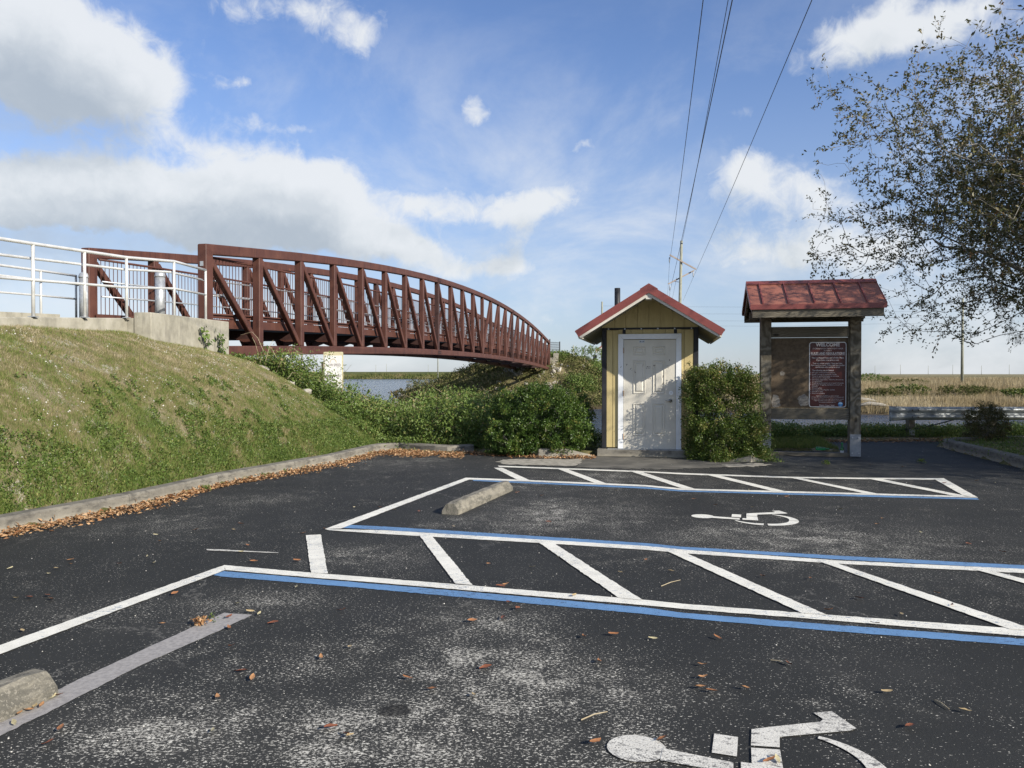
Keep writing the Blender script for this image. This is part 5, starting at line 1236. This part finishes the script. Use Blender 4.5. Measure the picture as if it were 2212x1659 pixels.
# dry canes and vine stems over the weeds
m = MB(); rs = random.Random(12)
for k in range(150):
    x = rs.uniform(-5.6, 1.0); y = rs.uniform(16.2, 19.2); z = float(terrain(x, y)) + rs.uniform(.1, .55); a = rs.uniform(0, 6.28); L = rs.uniform(.4, 1.0); up = rs.uniform(.15, .7)
    p = Vector((x, y, z)); q = p + Vector((math.cos(a) * L * .5, math.sin(a) * L * .3, up * .75)); e = q + Vector((math.cos(a + .4) * L * .5, math.sin(a) * L * .2, rs.uniform(-.3, .25)))
    m.path([p, p.lerp(q, .5) + Vector((0, 0, .08)), q, e], [.006, .005, .004, .002], 4)
m.build('dry_canes', M['dry_stem'], label='dry arching canes tangled in the bank weeds', cat='dry stems', kind='stuff')
def vine(x, y, z0, z1, label, seed):
    rs_ = random.Random(seed); root = empty('vine', (x, y, z0), 0, label, 'vine'); pts = [Vector((0, 0, 0))]; n = 7
    for k in range(n): pts.append(Vector((.03 + rs_.uniform(-.02, .05), pts[-1].y - .05 + rs_.uniform(-.04, .05), (z1 - z0) * (k + 1) / n)))
    MB().path(pts, [.006] * (n + 1), 5).build('stem', M['hedge_leaf'] if False else M['twig'], root)
    g_ = np.random.default_rng(seed); N = 46; i = g_.integers(3, n + 1, N); P = np.array([pts[k] for k in i]) + g_.normal(size=(N, 3)) * np.array([.035, .085, .07])
    P[:, 0] = np.abs(P[:, 0]) + .015
    link('foliage', leaves('foliage', P, g_.normal(size=(N, 3)) * np.array([.4, 1, .7]) + np.array([0, 0, -.7]), g_.uniform(.07, .12, N), g_.uniform(.05, .08, N), M['weed_leaf'], g_.random(N) * .8, N=np.tile([1.0, 0, .3], (N, 1)) + g_.normal(size=(N, 3)) * .3), root)
vine(-6.16, 15.75, 1.85, 2.33, 'leafy vine sprig climbing the middle of the concrete wing wall', 4)
vine(-6.16, 16.4, 1.7, 2.32, 'fuller leafy vine climbing the right end of the concrete wing wall', 5)

# stones on the near bank and log
def rock_mesh(seed, flat=.6):
    bm = bmesh.new(); bmesh.ops.create_icosphere(bm, subdivisions=2, radius=1); rr = random.Random(seed)
    ax = [Vector((rr.gauss(0, 1), rr.gauss(0, 1), rr.gauss(0, 1))).normalized() for _ in range(9)]; ds = [rr.uniform(.55, .95) for _ in ax]
    for v in bm.verts:
        for a, d_ in zip(ax, ds):
            e = v.co.dot(a)
            if e > d_: v.co -= a * (e - d_)
        v.co.z *= flat
    me = bpy.data.meshes.new('rock'); bm.to_mesh(me); bm.free(); me.materials.append(M['stone']); return me
RM = [rock_mesh(k) for k in range(6)]
rk = [(-5.35, 16.55, .14, 'pale limestone rock half buried beside the abutment weeds'), (-4.62, 16.05, .11, 'limestone rock at the crest where the turf meets the weeds'), (-4.25, 15.95, .15, 'larger grey limestone rock in the weeds below the sign')]
for i, (x, y, s_, lb) in enumerate(rk):
    o = link('rock', RM[i], loc=(x, y, float(terrain(x, y)) + .02), rot=(0, .2, i * 1.3), label=lb, cat='rock'); o.scale = (s_ * 1.3, s_, s_)
lg = empty('log', (-1.55, 16.8, .25), 0, 'broken rotting log with splintered end lying in the bank weeds', 'log')
ld = Vector((.42, -.55, -.42))
MB().path([Vector((0, 0, .42)) - ld * .25, Vector((.12, -.15, .28)), Vector((.32, -.4, .08)), Vector((.42, -.55, -.02))], [.05, .065, .075, .07], 10).build('trunk', M['log'], lg, True)
m = MB(); rs = random.Random(5)
for k in range(16):
    a = rs.random() * 6.28; c = Vector((.40, -.53, 0)) + Vector((math.cos(a) * .05, math.sin(a) * .03, math.sin(a) * .05)); m.path([c, c + Vector((rs.uniform(-.02, .16), rs.uniform(-.15, -.03), rs.uniform(-.16, .06)))], [.010, .002], 4)
m.build('splinters', M['splinter'], lg)

# riprap and bushes on the far mound
rs = random.Random(21)
for k in range(60):
    u = rs.random(); y = rs.uniform(61.5, 68.2); x = BE.x - 1.4 + rs.uniform(-4.2, 3.8) * (1.0) + (rs.uniform(0, 1.5) if k % 3 == 0 else 0); s_ = rs.uniform(.12, .38)
    o = link('rock', RM[k % 6], loc=(x, y, float(terrain(x, y)) + s_ * .2), rot=(rs.random(), rs.random(), rs.random() * 6), label='%s limestone riprap block %s under the far bridge end, %s side' % ('large pale' if s_ > .29 else ('middling' if s_ > .2 else 'small'), 'just above the waterline' if y < 63.5 else ('halfway up the bank' if y < 66 else 'high on the bank'), 'left' if x < BE.x - 1.4 else 'right'), cat='rock', group='riprap blocks below the far abutment'); o.scale = (s_, s_, s_)
def far_region(n, g_, cond, x0, x1, y0, y1):
    out = []
    c = 0
    while c < n:
        x = g_.uniform(x0, x1, n * 2); y = g_.uniform(y0, y1, n * 2); z = terrain(x, y); k = (z > WL + .02) & cond(x, y, z); out.append(np.stack([x[k], y[k]], 1)); c += k.sum()
    return np.concatenate(out)[:n]
g_ = np.random.default_rng(81)
def under(x, y): return (np.abs(x - (BE.x - 1.4)) < 3.0) & (y < 68.8)
weeds('mound_plants', 'mixed scrub and grass over the mound at the far end of the bridge', 5200, lambda n, g: far_region(n, g, lambda x, y, z: (z > -1.0) & ~(under(x, y) & (g.random(x.shape) < .8)) & ~((np.abs(x - (BE.x - 1.4)) < 1.8) & (y > 68)), -9, 16, 58, 84), lambda P, g: .25 + .5 * g.random(len(P)) + .35 * np.clip(vnoise(P[:, 0], P[:, 1], .45, 91) - .4, 0, 1), 26, .17, mat=M['mid_grass'], seed=82, spread=.35)
weeds('mound_plants', 'greener leafy scrub on the mound by the bridge end', 900, lambda n, g: far_region(n, g, lambda x, y, z: (vnoise(x, y, .5, 95) > .5) & ~under(x, y), 3.5, 10, 62, 74), lambda P, g: .4 + .7 * g.random(len(P)), 34, .15, seed=83, spread=.38)
def fshrub(x, y, rx, h, lb, mat, seed, n=2600, L=.13):
    shrub((x, y, float(terrain(x, y))), rx, rx * .8, h, n, L, mat, 'shrub', lb, seed=seed, stems=6, nb=12)
fshrub(6.6, 69.5, 1.5, 1.9, 'olive shrub crowning the mound just right of the bridge end', M['weed_leaf'], 31)
fshrub(9.6, 72, 1.6, 1.3, 'low green shrub on the mound left of the small brown sign', M['hedge_leaf'], 32)
fshrub(-2.2, 67.5, 1.5, 1.6, 'rounded olive bush on the mound left of the far abutment', M['mid_grass'], 33)
fshrub(-8.2, 72, 1.5, 1.7, 'grey-green bush at the water edge left of the far mound', M['mid_grass'], 34)
fshrub(-9.6, 69.5, 1.4, 1.0, 'brown fern-like clump at the tip of the far spit', M['oak_leaf'], 35)
for i, (px, Y, rx, h, lb) in enumerate([(1965, 62, 1.7, .95, 'dark green bush among dry grass left of the plain pole'), (1905, 60, 1.5, .75, 'olive bush on the far bank nearest the notice board post'), (2075, 61, 1.6, .95, 'dull green bush on the far bank just right of the pole'),
                                    (1885, 90, 2.2, 1.3, 'distant green bush behind the tan grass at left of the plain'), (2205, 58, 1.2, .9, 'dark bush at the right edge of the far bank'), (1960, 84, 2.6, .7, 'low green thicket far across the plain'), (2120, 63, 1.3, .7, 'small grey-green bush on the far bank right of the dull one')]):
    X = (px - 1106) / F * Y; fshrub(X, Y, rx, h, lb, [M['hedge_leaf2'], M['mid_grass'], M['mid_grass'], M['weed_leaf'], M['hedge_leaf2'], M['mid_grass'], M['mid_grass']][i], 40 + i, 3000, .14)
# tall dry grass on the far plain
def far_grass(n, x0, x1, y0, y1, h0, h1, wd, mat, label, name, cond=lambda x, y, z: z > WL + .05, seed=0, lean=.35):
    global rng
    g2 = np.random.default_rng(seed); P = on_ground(far_region(n, g2, cond, x0, x1, y0, y1), -.05); sv = rng; rng = g2
    hh = g2.uniform(h0, h1, len(P)) * (.55 + .9 * vnoise(P[:, 0], P[:, 1], .25, seed + 1))
    r0 = np.clip(g2.random(len(P)) * .45 + vnoise(P[:, 0], P[:, 1], .18, seed + 2) * .7 - .1, 0, 1)
    link(name, blades(name, P, hh, wd, mat, lean, r0), label=label, cat='grass', kind='stuff'); rng = sv
notmound = lambda x, y, z: (z > WL + .05) & ~((np.abs(x - BE.x) < 7.5) & (y < 86))
far_grass(70000, 14, 75, 49, 62, .2, .6, .035, M['tall_grass'], 'brown dry grass along the waterline of the far bank', 'far_bank_grass', notmound, 101)
far_grass(90000, 10, 110, 60, 105, .35, .85, .045, M['tall_grass'], 'tan plumed grass across the plain beyond the canal', 'plain_grass', notmound, 103)
far_grass(45000, 5, 190, 105, 230, .3, .7, .09, M['tall_grass'], 'pale grass on the distant plain', 'plain_grass', notmound, 105)
far_grass(26000, -14, 9, 58, 120, .2, .6, .04, M['mid_grass'], 'reedy grass on the spit and mound beyond the canal', 'reed_grass', lambda x, y, z: z > WL + .02, 107)
far_grass(4000, -14, -3, 60, 110, .5, 1.1, .035, M['tall_grass'], 'tall dry reeds along the far shore left of the mound', 'reeds', lambda x, y, z: (z > WL) & (z < .2), 109, .2)
far_grass(9000, -230, -20, 398, 434, .5, 1.3, .5, M['mid_grass'], 'scrubby grass at the foot of the distant levee', 'levee_grass', lambda x, y, z: (z > WL) & (z < 1.2), 111)
# bank grass at our side of the canal
far_grass(6000, -6, 16, 19, 22, .1, .35, .012, M['mid_grass'], 'grass at the near canal edge', 'bank_grass', lambda x, y, z: (z > WL - .1), 115)

# things across the water
def pole(x, y, zt, r, label, name='utility_pole', lean=0.0, group=None):
    root = empty(name, (x, y, float(terrain(x, y)) - .3), 0, label, 'utility pole', group); h = zt - root.location.z
    MB().tube((0, 0, 0), (lean * h, 0, h), r, r * .72, 12).build('shaft', M['pole_wood'], root, True); return root, h
pr, ph = pole(14.98, 70, 13.52, .165, 'greenish wooden power pole with tilted cross arms behind the shed', lean=.022)
def pz(y): return 1.5 + (808 - y) / F * 70 - pr.location.z
def pxx(x): return (x - 1106) / F * 70 - pr.location.x
MB().bar((pxx(1445), -.2, pz(552)), (pxx(1502), -.2, pz(583)), .09, .12).build('cross_arm', M['arm_wood'], pr)
MB().bar((pxx(1443.5), .2, pz(613.5)), (pxx(1500), .2, pz(584)), .09, .12).build('cross_arm', M['arm_wood'], pr)
MB().bar((pxx(1457), .1, pz(608)), (pxx(1468), .1, pz(609.5)), .03, .04).build('arm_brace', M['steel_dark'], pr)
ins = [(1445.5, 555, 568), (1497, 586, 599), (1446.5, 615, 628)]
for (x, y0, y1) in ins:
    MB().path([(pxx(x), 0, pz(y0)), (pxx(x), 0, pz(y0 + 3)), (pxx(x), 0, pz(y1 - 2)), (pxx(x), 0, pz(y1))], [.015, .055, .055, .02], 8).build('insulator', M['porcelain'], pr, True)
MB().tube((pxx(1471), -.1, pz(527)), (pxx(1473), -.1, pz(527)), .06, n=8).build('insulator', M['pipe_black'], pr)
def wire(pts, label, r=.011, group='overhead power wires'):
    P_ = [Vector(p) for p in pts]; MB().path([p - P_[0] for p in P_], r, 4, False).build('power_wire', M['wire'], loc=P_[0], label=label, cat='wire', group=group)
def curve(A, B, C, n=24):
    """parabola through three points by parameter of y"""
    out = []
    ya, yb_, yc = A[1], B[1], C[1]
    for k in range(n + 1):
        y = ya + (yc - ya) * k / n
        la = (y - yb_) * (y - yc) / ((ya - yb_) * (ya - yc)); lb = (y - ya) * (y - yc) / ((yb_ - ya) * (yb_ - yc)); lc_ = (y - ya) * (y - yb_) / ((yc - ya) * (yc - yb_))
        out.append(tuple(A[i] * la + B[i] * lb + C[i] * lc_ if i != 1 else y for i in range(3)))
    return out
def px3(x, y, Y): return ((x - 1106) / F * Y, Y, 1.5 + (808 - y) / F * Y)
for (pa, pm, pt, Yt, lb) in (((1445.5, 568), None, (1517, 0), 17.6, 'overhead wire to the upper left cross arm end, leftmost in the sky'), ((1472, 526), None, (1571, 0), 21.7, 'overhead wire meeting the pole top, left one of the close pair'),
                             ((1446.8, 628), None, (1580, 0), 14.2, 'overhead wire passing the pole to the lower arm, right one of the close pair'), ((1497, 599), None, (1752, 0), 17.6, 'overhead wire to the right cross arm end, rightmost in the sky')):
    A = px3(*pa, 70); T = px3(*pt, Yt); s_ = (A[0] - T[0]) / (A[1] - T[1]); sz = (A[2] - T[2]) / (A[1] - T[1])
    B2 = (T[0] - s_ * 57.6, T[1] - 57.6, T[2] + abs(sz) * 20 + .6)
    wire(curve(A, T, B2), lb)
for i, ((x0, y0), (x1, y1)) in enumerate((((1445.5, 568), (1441.6, 640)), ((1446.8, 628), (1445, 650)), ((1461, 600), (1450, 655)), ((1497, 599), (1475, 650)))):
    A = px3(x0, y0, 70); wire([A, px3((x0 + x1) / 2, (y0 + y1) / 2, 83), px3(x1, y1, 105)], 'overhead wire running on past the pole %s' % ['from the upper left arm', 'from the lower left arm', 'close to the shaft', 'from the right arm'][i])
p2, h2 = pole(10.45, 90, 9.9, .13, 'wooden pole top showing behind the shed roof left of the vent pipe', group='poles on the plain')
p3, h3 = pole(52.3, 90, 10.3, .165, 'tall wooden pole standing in the grass behind the tree', group='poles on the plain')
for i, (ya, yb_) in enumerate(((661, 663.5), (676, 678), (691, 691), (702, 704))):
    A = px3(1302, ya, 90); B2 = px3(2082, yb_ - 6, 90); mid = ((A[0] + B2[0]) / 2, 90.0, min(A[2], B2[2]) - .15)
    wire([A, ((A[0] * 3 + B2[0]) / 4, 90.0, A[2] - .11), mid, ((A[0] + B2[0] * 3) / 4, 90.0, B2[2] - .1), B2], ['topmost', 'second', 'third', 'lowest'][i] + ' of the thin level wires between shed and notice board', .007)
pole(19.8, 250, 10.8, .22, 'distant pole above the mound left of the brown sign')
pole(-28.7, 300, 15.5, .24, 'tall thin pole on the distant levee seen under the bridge')
for i, px in enumerate((745, 812, 835, 925, 1018, 1100, 1165, 1890, 1945, 2005, 2058, 2120, 2180)):
    Y = 900; X = (px - 1106) / F * Y; pole(X, Y, 1.5 + (8 if i % 2 else 10) / F * Y + 1.5 + (5 if i < 7 else 4), .22, ('tiny pole on the horizon seen under the bridge' if px < 1000 else ('tiny pole on the horizon behind the far mound' if px < 1200 else 'tiny pole on the horizon right of the notice board')), group='far poles along the horizon')
bs = empty('small_sign', (*((1285 - 1106) / F * 76, 76), 1.2), 0, 'small brown sign on a post at the top of the far mound', 'sign')
MB().box((0, 0, 1.1), (.07, .07, 2.4)).build('post', M['bark'], bs); MB().box((0, -.05, 1.95), (.36, .02, .50)).build('sign_board', M['sign_brown'], bs)
m = MB()
for k in range(4): m.box((0, -.062, 2.11 - k * .1), (.24 - .04 * (k % 2), .004, .03))
m.build('lettering', M['sign_text'], bs)
# second kiosk beyond the canal
k2 = empty('far_shelter', (10.4, 72, 0), -R(8), 'red-roofed wooden shelter on the far bank mostly hidden by the shed', 'shelter')
for x in (-1.9, 1.9): MB().box((x, 0, 2.4), (.22, .22, 3.8)).build('post', M['trim_white'], k2)
for s_ in (-1, 1):
    MB().prism([(0, 5.5), (s_ * 2.6, 3.72), (s_ * 2.6, 3.60), (0, 5.35)], -1.2, 1.6, 'y').build('roof_sheet', M['red_roof'], k2)
    MB().prism([(0, 5.34), (s_ * 2.55, 3.60), (s_ * 2.5, 3.42), (0, 5.15)], -1.15, -1.05, 'y').build('barge_board', M['trim_white'], k2)
MB().box((0, 0, 2.6), (3.5, .05, 1.4)).build('backboard', M['board'], k2)
for (px, py, lb) in ((1865, 864, 'grey driftwood log in the far bank grass behind the notice board'), (1890, 885, 'pale driftwood lying low near the far waterline')):
    Y = 55 if py < 870 else 52; X = (px - 1106) / F * Y; z = float(terrain(X, Y)) + .35
    MB().path([(-1.0, 0, 0), (-.3, .2, .10), (.5, .1, .02), (1.1, .3, -.08)], [.08, .14, .12, .05], 7).build('driftwood', M['twig'], loc=(X, Y, z), smooth=True, label=lb, cat='driftwood')

# ------------------------------------------------------------------ the oak at right
def oak():
    g_ = np.random.default_rng(5); T0 = np.array([12.9, 14.3, .05])
    C = np.array([12.7, 13.8, 5.2]); Rr = np.array([6.9, 7.0, 4.3]); N = 13500
    d = unit(g_.normal(size=(N * 3, 3))); r = g_.random(N * 3) ** .42
    P = C + d * r[:, None] * Rr * (.76 + .28 * vnoise(d[:, 0] * 2.2 + 9, d[:, 1] * 2.2 + d[:, 2] * 2.7, 1.0, 77) + .24 * vnoise(d[:, 0] * 6 + 9, d[:, 1] * 6 + d[:, 2] * 8, 1.0, 76))[:, None]
    ka = 420; da = unit(g_.normal(size=(ka, 3)) * np.array([1, 1, .8])); lim = .76 + .28 * vnoise(da[:, 0] * 2.2 + 9, da[:, 1] * 2.2 + da[:, 2] * 2.7, 1.0, 77) + .24 * vnoise(da[:, 0] * 6 + 9, da[:, 1] * 6 + da[:, 2] * 8, 1.0, 76)
    na = N * 3 // ka; t_ = g_.random((ka, na)) ** .75; end = g_.uniform(.66, 1.17, ka) * lim
    rr_ = (.22 + (end[:, None] - .22) * t_); bend = g_.normal(size=(ka, 1, 3)) * .55
    arm = C + da[:, None] * rr_[..., None] * Rr + bend * (t_ ** 2)[..., None] * np.array([1, 1, .6]) - np.array([0, 0, 1.0]) * (t_ ** 2.2 * .8)[..., None] * (1.1 - np.abs(da[:, 2]))[:, None, None]
    arm = arm + g_.normal(size=arm.shape) * (.10 + .20 * t_)[..., None]
    arm = arm.reshape(-1, 3); g_.shuffle(arm); n_core = len(P) // 4; core = P[r < .72][:n_core]; P = np.concatenate([arm[:int(N * 1.9)], core]); g_.shuffle(P)
    low = 1.9 + .45 * vnoise(P[:, 0], P[:, 1], .8, 78) * 2
    k = (P[:, 2] > low) & ~((P[:, 0] < 7.8) & (P[:, 1] < 15.2) & (P[:, 2] < 3.7)) & (P[:, 0] / np.maximum(P[:, 1], 1) > .385) & (vnoise(P[:, 0] + P[:, 2] * .7, P[:, 1] - P[:, 2] * .5, .75, 79) > .22)
    P = P[k][:N]
    # skeleton: trunk and main limbs, then every point joined to its nearest neighbour nearer the trunk
    nodes = [T0]; par = [-1]
    def chain(a, pts):
        for q in pts: nodes.append(np.array(q, float)); par.append(a); a = len(nodes) - 1
        return a
    f = chain(0, [T0 + (-.05, 0, .7), T0 + (.0, .05, 1.4), T0 + (.05, 0, 2.0)])
    for a_, el, L in ((185, 15, 5.2), (205, 35, 5.0), (160, 30, 5.0), (230, 20, 4.6), (120, 25, 4.6), (280, 30, 4.5), (330, 25, 4.8), (20, 30, 4.8), (70, 25, 4.6), (190, 62, 4.8), (300, 65, 4.6), (60, 68, 4.4)):
        pts = []; p = nodes[f].copy()
        for s_ in range(6):
            e = R(el + 12 * math.sin(s_ * 1.4 + a_) - s_ * 2.0); aa = R(a_ + 10 * math.sin(s_ * 1.1 + el)); p = p + np.array([math.cos(aa) * math.cos(e), math.sin(aa) * math.cos(e), math.sin(e)]) * L / 6; pts.append(p.copy())
        chain(f, pts)
    fork = nodes[f]
    order = np.argsort(np.linalg.norm(P - fork, axis=1)); P = P[order]; nb = len(nodes); A = np.empty((nb + len(P), 3)); A[:nb] = nodes; dist = np.empty(len(A)); dist[:nb] = [np.linalg.norm(q - fork) * .9 for q in nodes]
    par = par + [0] * len(P)
    for i in range(len(P)):
        n = nb + i; dd_ = np.linalg.norm(A[:n] - P[i], axis=1); cost = dd_ + dist[:n] * .22; cost[:4] += 3
        j = int(np.argmin(cost)); par[n] = j; A[n] = P[i]; dist[n] = dist[j] + dd_[j]
    n = len(A); cnt = np.zeros(n); ch = np.bincount([q for q in par if q >= 0], minlength=n)
    cnt[ch == 0] = 1
    for i in range(n - 1, 0, -1): cnt[par[i]] += cnt[i] if i >= nb else 0
    for i in range(nb - 1, 0, -1): cnt[par[i]] += cnt[i]
    rad = .0030 * np.maximum(cnt, 1) ** .50
    rad = np.minimum(rad, .26)
    root = empty('oak_tree', T0, 0, 'live oak with sparse small leaves reaching in from the right', 'tree')
    def tubes(sel, ns, name, mat):
        sel = [i for i in sel if par[i] >= 0]; far_ = [i for i in sel if i >= nb and np.linalg.norm(A[i] - A[par[i]]) > .6]
        if far_:
            mb = MB()
            for i in far_:
                p0_, p1_ = A[par[i]] - T0, A[i] - T0; L_ = np.linalg.norm(p1_ - p0_); o1 = g_.normal(size=3) * .09 * L_; o2 = g_.normal(size=3) * .09 * L_; ra, rb = min(rad[par[i]], rad[i] * 1.35), rad[i]
                mb.path([p0_, p0_ * .72 + p1_ * .28 + o1 * .8 + [0, 0, .05 * L_], p0_ * .45 + p1_ * .55 + o1 * .6 + o2 * .6 + [0, 0, .07 * L_], p0_ * .2 + p1_ * .8 + o2 * .7 + [0, 0, .03 * L_], p1_], [ra, ra * .75 + rb * .25, (ra + rb) / 2, rb * 1.1, rb], 5, False)
            mb.build(name, mat, root, True, kind='stuff'); fs_ = set(far_); sel = [i for i in sel if i not in fs_]
        if not sel: return
        sel = np.array(sel); a = A[[par[i] for i in sel]] - T0; b = A[sel] - T0; r1 = rad[sel]; r0 = np.minimum(rad[[par[i] for i in sel]], r1 * 1.35)
        d_ = unit(b - a); ref = np.where(np.abs(d_[:, 2:3]) > .9, np.array([[1.0, 0, 0]]), np.array([[0, 0, 1.0]])); s_ = unit(np.cross(d_, ref)); u = np.cross(s_, d_)
        V = np.empty((len(sel), 2, ns, 3))
        for k_2 in range(ns):
            c, s2 = math.cos(2 * math.pi * k_2 / ns), math.sin(2 * math.pi * k_2 / ns); o_ = s_ * c + u * s2
            V[:, 0, k_2] = a - d_ * r1[:, None] * .3 + o_ * r0[:, None]; V[:, 1, k_2] = b + o_ * r1[:, None]
        base = np.arange(len(sel))[:, None, None] * 2 * ns; q = np.array([[k2_, (k2_ + 1) % ns, ns + (k2_ + 1) % ns, ns + k2_] for k2_ in range(ns)])
        return link(name, np_mesh(name, V.reshape(-1, 3), (base + q[None]).reshape(-1, 4), mat, smooth=True), root, **({'kind': 'stuff'} if name == 'twigs' else {}))
    big = [i for i in range(n) if rad[i] > .035]; sml = [i for i in range(n) if rad[i] <= .035]
    tubes([i for i in big if i < 4], 12, 'trunk', M['bark']); tubes([i for i in big if i >= 4], 8, 'limb', M['bark']); tubes(sml, 4, 'twigs', M['twig'])
    # leafy sprays at the ends
    tip = np.array([i for i in range(nb, n) if rad[i] < .012]); a = A[[par[i] for i in tip]]; b = A[tip]; dv = unit(b - a); per = 20
    ext = unit(dv + g_.normal(size=dv.shape) * .35) * g_.uniform(.15, .42, (len(tip), 1))
    u = g_.random((len(tip), per)); base = b[:, None] + ext[:, None] * u[..., None] + g_.normal(size=(len(tip), per, 3)) * .024
    back = g_.random((len(tip), per)) < .35; ln = np.linalg.norm(b - a, axis=1); bb = b[:, None] - (dv * np.minimum(ln, .5)[:, None])[:, None] * g_.random((len(tip), per, 1)); base = np.where(back[..., None], bb + g_.normal(size=base.shape) * .03, base)
    D = unit(ext)[:, None] * .7 + g_.normal(size=base.shape) * .75; P_ = base.reshape(-1, 3) - T0
    keepm = g_.random(len(P_)) < .82; P_ = P_[keepm]; D = D.reshape(-1, 3)[keepm]
    rr = np.clip(g_.random(len(P_)) * .8 + np.repeat(g_.random(len(tip)), per)[keepm] * .22, 0, 1)
    global rng; sv = rng; rng = g_
    link('foliage', leaves('foliage', P_, D, g_.uniform(.055, .092, len(P_)), g_.uniform(.026, .042, len(P_)), M['oak_leaf'], rr), root)
    # fine twigs carrying the sprays
    m_ = len(tip); s_ = unit(np.cross(ext, np.array([0, 0, 1.0]))) * .0022; V = np.empty((m_, 4, 3)); V[:, 0] = b - s_; V[:, 1] = b + s_; V[:, 2] = b + ext + s_ * .3; V[:, 3] = b + ext - s_ * .3
    link('twigs', np_mesh('twigs', (V - T0).reshape(-1, 3), np.arange(m_ * 4).reshape(-1, 4), M['twig']), root, kind='stuff')
    # hanging moss
    cand = [i for i in range(nb, n) if A[i][2] < 3.8 and rad[i] > .006 and A[i][0] > 8.3 and A[i][0] / A[i][1] > .55]; g_.shuffle(cand); pts = []
    for i in cand[:70]:
        L = g_.uniform(.15, .5); k3 = 160; q = A[i] + g_.normal(size=(k3, 3)) * np.array([.05, .05, 0]); q[:, 2] -= g_.random(k3) * L; pts.append(q)
    pts = np.concatenate(pts); link('moss', leaves('moss', pts - T0, np.tile([0, 0, -1.0], (len(pts), 1)) + g_.normal(size=pts.shape) * .35, .07, .006, M['moss']), root)
    rng = sv
    r2 = root.copy(); col.objects.link(r2); r2.location = (13.1, 10.8, .05); r2.scale = (.60, .62, .58); r2.rotation_euler = (0, 0, R(140)); r2['label'] = 'smaller live oak just beyond the right edge that shades the notice board'
    for c_ in list(root.children):
        if c_.name.startswith('moss'): continue
        k_ = c_.copy(); col.objects.link(k_); k_.parent = r2
oak()

# weed tuft in the stop's bolt hole and a few tufts along the kerb
def tuft(x, y, z, n, h, name, label, mat, L=.03, seed=0, **kw):
    g2 = np.random.default_rng(seed); P = np.column_stack([g2.normal(size=n) * h * .5, g2.normal(size=n) * h * .4, g2.random(n) * h]); global rng; sv = rng; rng = g2
    o = link(name, leaves(name, P, g2.normal(size=(n, 3)) + np.array([0, 0, .6]), L, L * .5, mat, g2.random(n)), loc=(x, y, z), label=label, cat='weed', **kw); rng = sv; return o
tuft(*G(433, 1352), .004, 70, .045, 'weed', 'dry brownish weed tuft growing in the pale wheel stop strip', M['litter'], .028, 1)
tuft(*G(460, 1343), .004, 22, .05, 'weed', 'thin grey-green sprig on the pale wheel stop strip', M['weed_leaf'], .018, 2)
for i, (px, py, lb) in enumerate([(124, 1126, 'green weed at the kerb foot near the left frame edge'), (415, 1062, 'small weed at the kerb foot left of the blurred joint'), (445, 1060, 'wider low weed at the kerb foot'), (567, 1031, 'weed among the leaves at the kerb foot, middle of its run'), (612, 1022, 'upper weed among the leaves near the kerb bend'),
                                  (1990, 1000, 'bright weed against the shaded island kerb'), (1785, 1003, 'flat weed on the asphalt in front of the notice board')]):
    gx, gy = G(px, py); tuft(gx, gy, .0, 90, .06, 'weed', lb, M['weed_leaf'], .03, 10 + i)
for (x0, y0, x1, y1, lb) in ((1255, 1558, 1312, 1541, 'pale stick lying left of the near wheelchair symbol'), (1665, 1428, 1700, 1437, 'thin dark twig beside a leaf in the open bay'), (2020, 1515, 2050, 1535, 'dark twig at the lower right of the lot'), (1428, 1268, 1470, 1255, 'small pale twig inside the hatched aisle')):
    a = Vector((*G(x0, y0), .006)); b = Vector((*G(x1, y1), .008)); MB().path([Vector((0, 0, 0)), (b - a) * .5 + Vector((0, .006, .004)), b - a], [.0035, .003, .002], 5).build('twig', M['dry_stem'], loc=a, label=lb, cat='twig')
